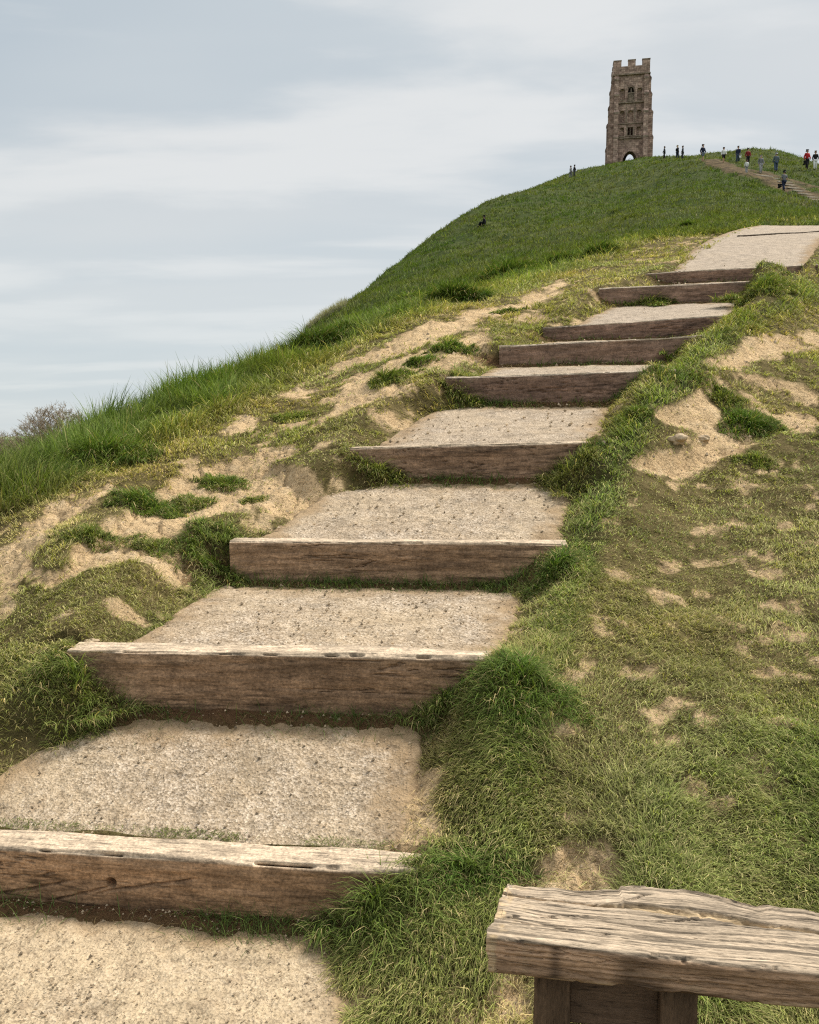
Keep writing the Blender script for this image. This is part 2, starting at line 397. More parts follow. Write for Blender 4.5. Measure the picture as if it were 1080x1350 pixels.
# ground behind the viewer and the wide plain far below
def flat_sheet(name, x0, x1, y0, y1, z, m, nx=2, ny=2):
    xs = np.linspace(x0, x1, nx); ys = np.linspace(y0, y1, ny); A, B = np.meshgrid(xs, ys)
    f = grid_faces(ny, nx); return mesh_np(name, np.stack([A, B, np.full_like(A, z)], -1).reshape(-1, 3), f.ravel(), np.full(len(f), 4), m)
o = flat_sheet('ground', -14, 14, -14, .95, -1.93, GM, 30, 30); tag(o, 'turf behind the viewpoint', kind='structure')
pm, nt, b = mat('far fields'); geo = N(nt, 'NewGeometry').outputs['Position']
vo = N(nt, 'TexVoronoi'); vo.inputs['Scale'].default_value = .004; nt.links.new(geo, vo.inputs['Vector'])
c = mix(nt, ramp(nt, noise(nt, geo, .01, 4), [(.4, 0.), (.6, 1.)]), (.10, .15, .06), (.16, .17, .08)); nt.links.new(mix(nt, .4, c, vo.outputs['Color'], 'SOFT_LIGHT'), b.inputs['Base Color'])
o = flat_sheet('plain', -16000, 16000, -16000, 16000, -64, pm); tag(o, 'flat farmland far below the hill', kind='structure')
xs = np.linspace(-9000, 3000, 200); hz = 62+45*(fbm(xs*.0006, xs*0, 91, 4)+.5)
VV = []; 
for j, (dy, k) in enumerate([(-1400, 0), (-600, .7), (0, 1), (900, .6), (2000, 0)]):
    VV.append(np.stack([xs, np.full_like(xs, 9000+dy), -66+hz*k*1.3], -1))
f = grid_faces(5, 200); o = mesh_np('hills', np.concatenate(VV), f.ravel(), np.full(len(f), 4), pm); tag(o, 'low distant hills on the horizon', kind='structure')
# ------------------------------------------------------------------ gravel treads
def path_material():
    m, nt, b = mat('bound gravel'); geo = N(nt, 'NewGeometry').outputs['Position']
    vo = N(nt, 'TexVoronoi'); vo.inputs['Scale'].default_value = 95; vo.inputs['Randomness'].default_value = 1; nt.links.new(geo, vo.inputs['Vector'])
    sep = N(nt, 'SeparateColor'); nt.links.new(vo.outputs['Color'], sep.inputs[0])
    st = ramp(nt, sep.outputs[0], [(0, (.18, .14, .10)), (.25, (.36, .285, .205)), (.6, (.46, .37, .275)), (1, (.64, .54, .43))])
    n1 = noise(nt, geo, 3.2, 6, .65); n2 = noise(nt, geo, 70, 4, .75); n5 = noise(nt, geo, 9, 5, .7)
    d = attr(nt, 'dust').outputs['Fac']
    c = mix(nt, ramp(nt, n1, [(.38, 0.), (.62, .5)]), st, (.42, .315, .20))
    c = mix(nt, math_(nt, 'MULTIPLY', d, .75), c, (.54, .42, .27))
    c = mix(nt, math_(nt, 'MULTIPLY', ramp(nt, n2, [(.36, 1.), (.50, 0.)]), .7), c, (.13, .09, .055))
    c = mix(nt, ramp(nt, n5, [(.52, 0.), (.70, .7)]), c, (.30, .225, .15))
    g = attr(nt, 'grey').outputs['Fac']
    c = mix(nt, math_(nt, 'MULTIPLY', g, .75), c, mix(nt, ramp(nt, n2, [(.36, 0.), (.52, 1.)]), (.16, .125, .10), (.45, .375, .30)))
    c = mix(nt, math_(nt, 'MULTIPLY', attr(nt, 'edge').outputs['Fac'], .85), c, mix(nt, n5, (.16, .10, .055), (.46, .33, .19)))
    n6 = noise(nt, mapping(nt, geo, (5, 9, 5)), 1.0, 5, .8); c = mix(nt, .55, c, ramp(nt, n6, [(.36, .45), (.5, .95), (.64, 1.2)]), 'MULTIPLY')
    nt.links.new(c, b.inputs['Base Color']); b.inputs['Roughness'].default_value = .95; b.inputs['Specular IOR Level'].default_value = .1
    h = bump(nt, None, vo.outputs['Distance'], .7, .006); bump(nt, b, n2, .8, .009, h)
    return m
PM = path_material()
for k in range(10):
    (ax, ay), (bx, by), (cx, cy), (dx, dy) = TREADS[k]
    nx, ny = (300, 200) if k < 4 else (160, 90) if k < 9 else (200, 400)
    a, bb = np.meshgrid(np.linspace(-.06, 1.06, nx), np.linspace(0, 1, ny))
    if k == 9:    # the long ramp curves to the right
        s = bb; bow = np.sin(s*math.pi)*(-.35)
    else: bow = 0*bb
    XN = ax+(bx-ax)*a; XF = cx+(dx-cx)*a; YN = ay+(by-ay)*a; YF = cy+(dy-cy)*a
    Xg = XN+(XF-XN)*bb+bow; Yg = YN+(YF-YN)*bb
    Zg, _ = tread_z(k, Xg, Yg)
    if k == 9: Zg = Zg+0*Zg
    amp = .012 if k < 3 else .014
    r = 1.0
    Zg = Zg+fbm(Xg*1.6, Yg*1.6, 101+k, 3)*.03+fbm(Xg*24, Yg*24, 103, 3)*amp*.7+(np.abs(fbm(Xg*9, Yg*9, 107, 3))*-.03)-.006
    # frayed sunken rim
    rim = np.minimum(a+.06, 1.06-a); rr = fbm(Xg*9, Yg*9, 109, 4)*.05
    Zg = Zg-.05*(1-sstep(.0, .05, rim+rr))
    f = grid_faces(ny, nx)
    o = mesh_np('path', np.stack([Xg, Yg, Zg], -1).reshape(-1, 3), f.ravel(), np.full(len(f), 4), PM)
    dust = np.clip(.15+1.2*fbm(Xg*2, Yg*2, 113, 3)+.8*(1-sstep(0, .16, 1-bb)), 0, 1)
    if k == 0: dust = np.clip(dust+.75, 0, 1)
    ed = np.minimum(np.minimum(a+.06, 1.06-a)*np.hypot(bx-ax, by-ay), (1-bb)*np.hypot(cx-ax, cy-ay)*(1 if k < 9 else 9)); ed = 1-sstep(.0, .22, ed-.07+fbm(Xg*7, Yg*7, 117, 4)*.28)
    setf(o.data, 'edge', ed.ravel())
    setf(o.data, 'dust', dust.ravel()); setf(o.data, 'grey', np.full(dust.size, [0, 0, 0, .1, .35, .5, .7, .8, .8, .9][k]))
    tag(o, None, None, None, 'structure')
# ------------------------------------------------------------------ wood
def wood_material(name, sc=1.0, rough=.85):
    m, nt, b = mat(name); tc = N(nt, 'TexCoord').outputs['Object']
    g1 = noise(nt, mapping(nt, tc, (12*sc, 80*sc, 80*sc)), 1, 6, .7, .3); g2 = noise(nt, mapping(nt, tc, (60*sc, 200*sc, 200*sc)), 1, 4, .6)
    n3 = noise(nt, tc, 14, 6, .7)
    col = attr(nt, 'Col').outputs['Color']
    c = mix(nt, .75, col, ramp(nt, g1, [(.33, .35), (.44, .85), (.60, 1.1), (.75, 1.3)]), 'MULTIPLY')
    c = mix(nt, .5, c, ramp(nt, g2, [(.35, .55), (.6, 1.15)]), 'MULTIPLY')
    c = mix(nt, .7, c, ramp(nt, n3, [(.32, .5), (.65, 1.25)]), 'MULTIPLY'); c = mix(nt, .6, c, ramp(nt, noise(nt, tc, 90, 5, .75), [(.36, .4), (.6, 1.25)]), 'MULTIPLY')
    nt.links.new(c, b.inputs['Base Color']); b.inputs['Roughness'].default_value = rough
    h = bump(nt, None, g1, .5, .006); bump(nt, b, g2, .4, .003, h)
    return m
WM = wood_material('weathered timber')
def perim(D, Hh, r, n):
    """rounded rectangle in (y back, z up): y 0..D, z 0..H, starts at front bottom"""
    segs = [((0, r), (0, Hh-r)), ('c', (r, Hh-r), 180, 90), ((r, Hh), (D-r, Hh)), ('c', (D-r, Hh-r), 90, 0), ((D, Hh-r), (D, r)), ('c', (D-r, r), 0, -90), ((D-r, 0), (r, 0)), ('c', (r, r), 270, 180)]
    pts = []; per = 2*(D+Hh)
    for s in segs:
        if s[0] == 'c':
            for q in np.linspace(s[2], s[3], 6)[:-1]: pts.append((s[1][0]+r*math.cos(R(q)), s[1][1]+r*math.sin(R(q)), math.cos(R(q)), math.sin(R(q))))
        else:
            (y0, z0), (y1, z1) = s; l = math.hypot(y1-y0, z1-z0); c = max(2, int(n*l/per)); ny, nz = -(z1-z0)/l, (y1-y0)/l
            for q in np.linspace(0, 1, c+1)[:-1]: pts.append((y0+(y1-y0)*q, z0+(z1-z0)*q, ny, nz))
    return np.array(pts)
def plank(name, L, D, Hh, nx, npr, r, disp, colf, parent=None, material=None, taper=None):
    """timber along +x; disp(x, y, z, ny, nz) -> offset along the outward normal; taper(x,y,z)->(x,y,z)"""
    p = perim(D, Hh, r, npr); m = len(p)
    xs = np.linspace(0, L, nx)
    Xg = np.repeat(xs[:, None], m, 1); Yg = np.repeat(p[None, :, 0], nx, 0); Zg = np.repeat(p[None, :, 1], nx, 0)
    ny = np.repeat(p[None, :, 2], nx, 0); nz = np.repeat(p[None, :, 3], nx, 0)
    d = disp(Xg, Yg, Zg, ny, nz)
    colr = colf(Xg, Yg, Zg, ny, nz)
    Y2 = Yg+ny*d; Z2 = Zg+nz*d; X2 = Xg.copy()
    if taper: X2, Y2, Z2 = taper(X2, Y2, Z2)
    V = np.stack([X2, Y2, Z2], -1).reshape(-1, 3)
    f = grid_faces(nx, m, True)[:, ::-1]
    # rings towards the centre close the ends
    ends = []; V = [V]; C = [colr.reshape(-1, 3)]; base = nx*m; faces = [f]
    for e, ring0 in ((0, 0), (1, (nx-1)*m)):
        ring = np.stack([X2, Y2, Z2], -1).reshape(-1, 3)[ring0:ring0+m]; cen = ring.mean(0); prev = np.arange(ring0, ring0+m)
        for q in (.8, .5, .15):
            nr = cen+(ring-cen)*q; nr[:, 0] += (RNG.random(m)-.5)*.006*(1 if L < 5 else 0)
            V.append(nr); C.append(colr.reshape(-1, 3)[ring0:ring0+m]*.85); cur = np.arange(base, base+m); base += m
            q4 = np.stack([prev, np.roll(prev, -1), np.roll(cur, -1), cur], -1)
            faces.append(q4 if e == 0 else q4[:, ::-1]); prev = cur
        ends.append(prev if e == 0 else prev[::-1])
    ff = np.concatenate(faces); flat = np.concatenate([ff.ravel(), ends[0], ends[1]]); lc = np.concatenate([np.full(len(ff), 4), [m, m]])
    o = mesh_np(name, np.concatenate(V), flat, lc, material or WM, parent)
    setcol(o.data, 'Col', np.clip(np.concatenate(C), 0, 1))
    return o
STEP_LABELS = [
 'lowest wooden step of the flight with a round hole and slanting cracks in its face',
 'second wooden step from the bottom, between a shaggy tussock and a grassy left bank',
 'third wooden step from the bottom, its left end bedded in brown earth',
 'fourth wooden step up the flight, tufts in front of both ends',
 'fifth wooden step up the flight, pale worn top and weedy foot',
 'sixth wooden step up the flight, a deep grained face right behind the fifth',
 'seventh wooden step up the flight, below the thin gravel strip',
 'eighth wooden step up the flight with grass lapping over its right end',
 'topmost wooden step of the near flight at the foot of the long gravel ramp']
for k, s in enumerate(ST):
    L, Q = s['L'], s['R']; v = Q-L; hw = math.hypot(v[0], v[1]); ang = math.atan2(v[1], v[0])
    ext = .75 if k == 0 else .05; Ln = math.hypot(hw, v[2])+ext+.05; hgt = s['zt']-s['zb']+.10; D = s['dep']
    ux, uy = v[0]/hw, v[1]/hw
    sd = 200+k*13
    def disp(x, y, z, ny, nz, sd=sd, k=k, hgt=hgt, D=D):
        top = sstep(.3, .9, nz); front = sstep(.3, .9, -ny)
        q = y+z
        d = fbm(x*1.2, q*3, sd, 3)*.030+fbm(x*3.5, q*26, sd+3, 4)*.016
        cr = np.abs(fbm(x*1.3, z*22+y*22, sd+5, 3)); d -= .012*(1-sstep(0, .016, cr))*(.3+front)*sstep(-.05, .12, fbm(x*1.1, z*3, sd+6, 2))
        d -= .016*sstep(.10, .3, fbm(x*2.2, x*0+k, sd+7, 3))*sstep(.6, 1, z/hgt)*front
        d += fbm(x*30, q*60, sd+9, 2)*.003
        edge = sstep(.25, .6, np.abs(ny))*sstep(.25, .6, np.abs(nz)); near_e = np.maximum(edge, (1-sstep(0, .03, hgt-z))*front*.7)
        d -= .030*np.clip(fbm(x*4, z*6, sd+31, 4)+.08, 0, 1)*near_e+.03*sstep(.12, .25, fbm(x*9, x*0, sd+33, 3))*edge
        if k == 0:
            for (x0, x1, z0, z1) in HOLECR:
                kx = np.clip((x-x0)/(x1-x0), 0, 1); zl = z0+(z1-z0)*kx+.006*fbm(x*20, x*0, 5, 2)
                on = (x > x0) & (x < x1)
                d = np.where(on & (front > .5), d-.02*np.exp(-((z-zl)/.0035)**2)*np.minimum(1, np.minimum(kx, 1-kx)*8), d)
            rr = np.hypot(x-HOLE[0], z-HOLE[1]); d = np.where((front > .5) & (rr < .03), d-.07*(1-sstep(.014, .022, rr)), d)
        return d
    def colf(x, y, z, ny, nz, sd=sd, k=k, hgt=hgt, D=D):
        n = fbm(x*2.5, y*9+z*9, sd+11, 4); n2 = fbm(x*7, z*50+y*50, sd+12, 4)
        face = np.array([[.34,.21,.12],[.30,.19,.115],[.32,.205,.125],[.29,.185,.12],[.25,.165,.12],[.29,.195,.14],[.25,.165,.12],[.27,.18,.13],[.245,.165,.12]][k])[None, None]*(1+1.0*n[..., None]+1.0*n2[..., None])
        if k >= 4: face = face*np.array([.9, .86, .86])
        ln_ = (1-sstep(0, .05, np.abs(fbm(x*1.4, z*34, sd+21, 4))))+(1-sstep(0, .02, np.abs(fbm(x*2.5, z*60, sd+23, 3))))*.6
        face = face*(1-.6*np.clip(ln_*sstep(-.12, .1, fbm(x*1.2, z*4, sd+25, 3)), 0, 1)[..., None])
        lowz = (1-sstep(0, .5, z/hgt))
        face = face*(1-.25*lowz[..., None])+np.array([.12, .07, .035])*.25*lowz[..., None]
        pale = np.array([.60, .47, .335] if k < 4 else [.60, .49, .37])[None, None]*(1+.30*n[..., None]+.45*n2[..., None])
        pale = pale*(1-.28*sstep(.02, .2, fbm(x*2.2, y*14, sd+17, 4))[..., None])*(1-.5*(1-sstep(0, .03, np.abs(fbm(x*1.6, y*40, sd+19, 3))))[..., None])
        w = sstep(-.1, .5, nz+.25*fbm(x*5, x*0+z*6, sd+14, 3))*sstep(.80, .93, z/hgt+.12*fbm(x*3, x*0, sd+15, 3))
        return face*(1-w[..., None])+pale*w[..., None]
    if k == 0:
        def loc_u(u, v_):
            x_, dy_, dz_ = ray(u, v_); t = x_/dy_; X = 0
            for _ in range(6): X = t*line_y(0, X)
            Y = line_y(0, X); return math.hypot(X-L[0], Y-L[1])+ext, Y*dz_/dy_-(s['zb']-.10)
        HOLE = loc_u(146, 1166)
        HOLECR = [(*[loc_u(60, 1190)[0], loc_u(145, 1171)[0]], loc_u(60, 1190)[1], loc_u(145, 1171)[1]),
                  (loc_u(130, 1178)[0], loc_u(265, 1160)[0], loc_u(130, 1178)[1], loc_u(265, 1160)[1]),
                  (loc_u(-20, 1183)[0], loc_u(100, 1162)[0], loc_u(-20, 1183)[1], loc_u(100, 1162)[1])]
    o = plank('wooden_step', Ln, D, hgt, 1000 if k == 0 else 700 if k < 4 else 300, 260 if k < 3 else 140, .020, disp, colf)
    o.location = (L[0]-ux*ext, L[1]-uy*ext, L[2]-(s['zt']-s['zb']+.10)+(L[2]-s['zt'])*0)
    o.rotation_euler = (0, -math.atan2(v[2], hw), ang)
    tag(o, STEP_LABELS[k], 'wooden step', 'timber steps up the hill')
# thin edging across the ramp, and the far flight
def simple_timber(L, Q, D, hg, label, group='timber steps up the hill', name='wooden_step', tone=1.0, face=(.15, .10, .065)):
    v = np.array(Q)-np.array(L); hw = math.hypot(v[0], v[1]); sd = random.randint(0, 999)
    def disp(x, y, z, ny, nz): return fbm(x*2, (y+z)*9, sd, 3)*.03
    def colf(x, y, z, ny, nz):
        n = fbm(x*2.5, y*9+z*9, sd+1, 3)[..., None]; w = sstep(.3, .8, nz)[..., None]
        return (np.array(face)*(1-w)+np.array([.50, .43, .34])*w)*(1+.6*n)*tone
    o = plank(name, float(np.linalg.norm(v)), D, hg, 60, 40, .02, disp, colf)
    o.location = (L[0], L[1], L[2]-hg); o.rotation_euler = (0, -math.atan2(v[2], hw), math.atan2(v[1], v[0]))
    return tag(o, label, 'wooden step', group)
pL = np.array(at(975, 316, 19.9)); pR = np.array(at(1110, 303, 20.9))
for p in (pL, pR): p[2] = float(tread_z(9, np.array([p[0]]), np.array([p[1]]))[0][0])+.03
simple_timber(pL, pR, .06, .16, 'thin dark timber edging laid across the upper gravel ramp', name='timber_edging', tone=.6)
FARL = ['lowest far step at the right edge of the hilltop flight','second far step up at the right edge','third far step up, long pale tread','fourth far step up, grey and short',
        'fifth far step up, mid flight','sixth far step up, pale topped','step just below the walker with the bag','step beside the walker carrying a dark bag',
        'step at the bend above the walker with the bag','uppermost far step near the child in white']
far_px = [(1088,269),(1080,264.5),(1073,260.5),(1066,256.5),(1058,252.5),(1051,248.5),(1045,244.5),(1038,240.5),(1024,236),(1008,232)]
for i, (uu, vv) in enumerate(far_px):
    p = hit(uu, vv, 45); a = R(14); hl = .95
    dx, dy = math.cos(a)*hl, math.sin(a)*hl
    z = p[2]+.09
    simple_timber((p[0]-dx, p[1]-dy, z), (p[0]+dx, p[1]+dy, z), .30, .115, FARL[i], 'timber steps of the hilltop flight', face=(.66, .57, .46))  # pale weathered face; light on the far risers is put into its colour
# ------------------------------------------------------------------ bench
bn = at(690, 1330, 1.9)
def bench():
    A = at(640, 1283, 1.80)      # lower front corner at the left end
    BR = at(1080, 1333, 1.70)
    ang = math.atan2(BR[1]-A[1], BR[0]-A[0])
    gz = H(A[0]+.3, A[1]+.15)
    root = empty('rustic_bench', (A[0], A[1], gz), ang); tilt = -math.atan2(BR[2]-A[2], math.hypot(BR[0]-A[0], BR[1]-A[1]))
    tag(root, 'weathered grey split timber bench on short square posts', 'bench')
    m, nt, b = mat('grey split wood'); tc = N(nt, 'TexCoord').outputs['Object']
    g1 = noise(nt, mapping(nt, tc, (16, 150, 150)), 1, 6, .75, .4); n3 = noise(nt, tc, 30, 6, .7); g2 = noise(nt, mapping(nt, tc, (80, 420, 420)), 1, 4, .6)
    col = attr(nt, 'Col').outputs['Color']
    c = mix(nt, .85, col, ramp(nt, g1, [(.35, .25), (.44, .85), (.58, 1.08), (.75, 1.3)]), 'MULTIPLY')
    c = mix(nt, .5, c, ramp(nt, g2, [(.35, .6), (.6, 1.2)]), 'MULTIPLY'); c = mix(nt, .4, c, ramp(nt, n3, [(.3, .6), (.65, 1.2)]), 'MULTIPLY')
    nt.links.new(c, b.inputs['Base Color']); b.inputs['Roughness'].default_value = .85
    bump(nt, b, g2, .4, .002, bump(nt, None, g1, .6, .004))
    Ln, D, Hh = 1.25, .27, .088
    def groove(x, y):
        yy = y+.015*fbm(x*2, y*3, 5, 3)+.018*np.sin(x*3.1+1)
        n = fbm(x*2.6, yy*70, 301, 4); fine = fbm(x*5, yy*160, 303, 3)
        return n, fine, yy
    def streak(x, y):   # rotted pale seam that runs along the top
        yc = .20-.055*np.clip((x-.1)/.9, 0, 1)+.02*fbm(x*6, x*0, 311, 3)
        wd = .006+.014*np.clip(fbm(x*7, x*0, 313, 3)+.35, 0, 1)
        return 1-sstep(.6, 1.1, np.abs(y-yc)/wd+fbm(x*25, y*70, 315, 3)*1.2)
    def disp(x, y, z, ny, nz):
        top = sstep(.3, .9, nz); n, fine, yy = groove(x, y+z*(1-top))
        d = n*.007+fine*.007+fbm(x*6, (y+z)*9, 317, 3)*.009
        cr = np.abs(fbm(x*1.5, yy*26, 319, 4)); d = d-.010*(1-sstep(0, .014, cr))
        d = d-.004*(1-sstep(0, .02, np.abs(fbm(x*1.3, (y+z*(1-top))*48+np.sin(x*4)*.8, 371, 3))))
        d = d-.012*streak(x, y)*top+.01*streak(x, y)*fbm(x*40, y*60, 320, 2)*top
        kn = np.hypot((x-.42)/.13, (y-.23)/.05); d = d+.008*np.exp(-kn**2)*top
        d = d-.006*sstep(.05, .3, fbm(x*9, z*40, 321, 4))*(1-top)
        return d
    def colf(x, y, z, ny, nz):
        top = sstep(.15, .75, nz+.3*fbm(x*6, z*20, 331, 3))[..., None]
        n = fbm(x*3, y*40, 333, 4)[..., None]; n2 = fbm(x*1.5, y*6, 334, 3)[..., None]
        gl = fbm(x*5, y*210+np.sin(x*5)*1.5, 339, 3)[..., None]; grey = np.array([.45, .355, .255])*(1+.8*n+.6*n2)*(1-.6*sstep(.03, .16, gl))
        brown = np.array([.40, .255, .155])*(1+1.3*fbm(x*4, z*45, 335, 4)[..., None])
        brown = brown*(1-.35*(1-sstep(0, .05, z))[..., None])
        tan = sstep(.08, .3, fbm(x*5, z*26+y*5, 336, 4))[..., None]; brown = brown*(1-tan)+np.array([.46, .33, .20])*tan
        c = brown*(1-top)+grey*top
        s = (streak(x, y)*sstep(.2, .7, nz))[..., None]
        s = np.maximum(s, (sstep(.12, .02, x)*sstep(.05, .25, fbm(x*20, y*30, 337, 3)+.15))[..., None])
        c = c*(1-s)+np.array([.50, .37, .22])*(1+1.2*fbm(x*30, y*60, 338, 3)[..., None])*s
        yq = y+z*(1-sstep(.3, .9, nz)); lines = (1-sstep(0, .045, np.abs(fbm(x*1.3, yq*48+np.sin(x*4)*.8, 371, 3))))*.9+(1-sstep(0, .055, np.abs(fbm(x*3, yq*85, 373, 3))))*.5
        c = c*(1-.75*np.clip(lines*sstep(-.15, .1, fbm(x*1.5, yq*8, 375, 3)), 0, 1)[..., None])
        crack = (1-sstep(0, .02, np.abs(fbm(x*1.5, (y+.018*np.sin(x*3.1+1))*26, 319, 4))))[..., None]
        return c*(1-.55*crack)
    def taper(x, y, z):
        back = sstep(.12, .27, y)
        prof = -.02+.012*fbm(x*7, x*0, 341, 3)*2+.006*fbm(x*45, x*0, 342, 3)+.022*sstep(.20, .32, x)+.018*sstep(.325, .335, x)+.010*fbm(x*18, x*0, 344, 3)-.012*sstep(.50, .62, x)+.02*sstep(.66, .70, x)-.018*sstep(.56, .66, x)-.05*sstep(.62, 1.1, x)
        y2 = y+back*prof
        x2 = x+.22*y*0+np.where(x < .06, (y*.16+fbm(y*30, z*30, 343, 3)*.02)*(1-x/.06), 0)+.02*fbm(y*9, z*9, 345, 2)*(x < .02)
        z2 = z+.012*fbm(x*2, y*4, 347, 3)-.005*sstep(.2, .33, y)*np.cos(x*7)
        return x2, y2, z2
    seat = plank('seat', Ln, D, Hh, 900, 420, .012, disp, colf, root, m, taper)
    seat.location = (0, 0, A[2]-gz); seat.rotation_euler = (0, tilt, 0)
    def leg(x, y, w, d, h, nm, tone=1.0):
        def dd(x_, y_, z_, ny, nz): return fbm(x_*3, (y_+z_)*30, 351, 4)*.012
        def cc(x_, y_, z_, ny, nz): return np.array([.12, .078, .048])*tone*(1+1.2*fbm(x_*4, (y_+z_)*40, 353, 4)[..., None])+0*z_[..., None]
        o = plank(nm, h, d, w, 90, 60, .008, dd, cc, root, m)
        o.rotation_euler = (0, R(-90), 0); o.location = (x+w, y, -.06); return o
    top = A[2]-gz+.06
    leg(.115, .045, .085, .10, top, 'leg'); leg(.405, .045, .085, .10, top, 'leg')
    def dd(x_, y_, z_, ny, nz): return fbm(x_*3, (y_+z_)*30, 361, 4)*.010
    def cc(x_, y_, z_, ny, nz): return np.array([.13, .085, .055])*(1+1.2*fbm(x_*4, (y_+z_)*40, 363, 4)[..., None])
    o = plank('back_board', .206, .035, .17, 60, 60, .006, dd, cc, root, m); o.location = (.2005, .10, A[2]-gz-.175)
    o = plank('rail', .206, .06, .05, 60, 60, .006, dd, cc, root, m); o.location = (.2005, .06, A[2]-gz-.24)
bench()
# ------------------------------------------------------------------ grass
def grass_material(name, rough=.8):
    m = bpy.data.materials.new(name); m.use_nodes = True; nt = m.node_tree; nt.nodes.clear()
    out = nt.nodes.new('ShaderNodeOutputMaterial'); col = attr(nt, 'Col').outputs['Color']
    d = N(nt, 'BsdfPrincipled'); d.inputs['Roughness'].default_value = rough; d.inputs['Specular IOR Level'].default_value = .10; t = N(nt, 'BsdfTranslucent')
    nt.links.new(col, d.inputs['Base Color']); tm = mix(nt, 1.0, col, (1.1, 1.25, .5), 'MULTIPLY'); nt.links.new(tm, t.inputs['Color'])
    mx = N(nt, 'MixShader'); mx.inputs[0].default_value = .28; nt.links.new(d.outputs[0], mx.inputs[1]); nt.links.new(t.outputs[0], mx.inputs[2]); nt.links.new(mx.outputs[0], out.inputs[0])
    return m
GRM = grass_material('grass blades')
def blade_mesh(name, P, az, lean, L, W, C, curl=1.2, segs=3, parent=None, material=None):
    n = len(P); dirx, diry = np.cos(az), np.sin(az)
    tw = az+np.pi/2+(RNG.random(n)-.5)*1.6
    sx, sy = np.cos(tw)*W*.5, np.sin(tw)*W*.5
    pts = [P]; cur = P.copy()
    for i in range(segs):
        th = np.minimum(lean*(1+curl*i/max(segs-1, 1)), 2.3); st = L/segs
        cur = cur+np.stack([dirx*np.sin(th)*st, diry*np.sin(th)*st, np.cos(th)*st], -1); pts.append(cur)
    V = []; side = np.stack([sx, sy, np.zeros(n)], -1)
    wf = [1, .95, .62, .4] if segs == 3 else [1, .8]
    for i in range(segs):
        V.append(pts[i]-side*wf[i]); V.append(pts[i]+side*wf[i])
    V.append(pts[segs]); nv = 2*segs+1
    V = np.stack(V, 1).reshape(-1, 3); b0 = (np.arange(n)*nv)[:, None]
    loc = []; lc = []
    for i in range(segs-1): loc += [2*i, 2*i+1, 2*i+3, 2*i+2]; lc.append(4)
    loc += [2*segs-2, 2*segs-1, 2*segs]; lc.append(3)
    fl = (b0+np.array(loc)[None]).ravel()
    o = mesh_np(name, V, fl, np.tile(lc, n), material or GRM, parent)
    setcol(o.data, 'Col', np.repeat(C, nv, 0))
    return o
def pal(lush, rnd, dead, n):
    """blade colours: trodden olive turf to lush green, some dead straw"""
    olive = np.array([.33, .305, .11]); green = np.array([.19, .285, .05]); dgreen = np.array([.08, .15, .03]); straw = np.array([.52, .41, .21])
    g = green*(1-rnd[:, None])+dgreen*rnd[:, None]
    o = olive*(.75+.5*rnd[:, None])
    c = o*(1-lush[:, None])+g*lush[:, None]
    c = c*(1-dead[:, None])+straw*(.7+.5*RNG.random(n)[:, None])*dead[:, None]
    return c*(.45+1.1*RNG.random((n, 1)))
def scatter(name, ncl, y0, y1, pw, filt, bpc, rad, hgt, label, lushf=None, segs=3, wmin=.0030, wk=.00085, leanr=(.35, 1.1), deadp=.08, tr=.63, tone=1.0):
    w = RNG.random(ncl); 
    if pw == 0: Y = np.exp(math.log(y0)+w*math.log(y1/y0))
    else: Y = (y0**-pw+w*(y1**-pw-y0**-pw))**(-1/pw)
    X = (RNG.random(ncl)*2-1)*tr*Y
    f = {k: samp(k, X, Y) for k in ('dirt', 'soil', 'lush', 'ridge', 'inside', 'gh', 'far', 'fd')}
    keep = filt(f, X, Y); 
    X, Y = X[keep], Y[keep]; f = {k: a[keep] for k, a in f.items()}
    n0 = len(X); nb = RNG.poisson(bpc, n0)+2; idx = np.repeat(np.arange(n0), nb); n = len(idx)
    az = RNG.random(n)*2*np.pi; rr = np.sqrt(RNG.random(n))
    hg = hgt(f, X, Y)[idx]; rc = rad*(hg/.05)**.6 if np.isscalar(rad) else rad(hg)
    px = X[idx]+np.cos(az)*rr*rc; py = Y[idx]+np.sin(az)*rr*rc
    ins = samp('inside', px, py)
    Lr = hg*(.55+.75*RNG.random(n)); lean = leanr[0]+(leanr[1]-leanr[0])*RNG.random(n)*(.5+.5*rr)
    az2 = az+(RNG.random(n)-.5)*1.5
    # wind and trampling give a common lie
    lie = 2*np.pi*fbm(px*.7, py*.7, 401, 2)+.6; az2 = np.where(RNG.random(n) < .45, lie*1.5+(RNG.random(n)-.5), az2)
    pz = samp('z', px, py)-.004
    W = np.maximum(wmin, wk*Y[idx])*(.7+.6*RNG.random(n))
    clr = RNG.random(n0)[idx]; lu = np.clip((f['lush']*.85 if lushf is None else lushf(f, X, Y))[idx]*.9+.25*(clr-.5)+.5*fbm(px*1.5, py*1.5, 403, 3), 0, 1)
    dead = (RNG.random(n) < (deadp*(1.3-lu) if deadp < 1 else 1)).astype(float)*(.5+.5*RNG.random(n))
    C = pal(lu, np.clip(clr*.6+.4*RNG.random(n), 0, 1), dead, n)*tone
    pv = fbm(px*.9, py*.9, 405, 3)*(1-.5*lu); C = C*(1+.7*fbm(px*3.1, py*3.1, 407, 3))[:, None]*np.stack([1+.5*pv, 1+.12*pv, 1+.3*pv], -1)
    ok = (ins < .5)
    sel = np.where(ok)[0]
    P = np.stack([px, py, pz], -1)[sel]
    print(name, n0, len(sel))
    return tag(blade_mesh(name, P, az2[sel], lean[sel], Lr[sel], W[sel], C[sel], 1.1, segs), label, None, None, 'stuff')
U = lambda n: RNG.random(n)
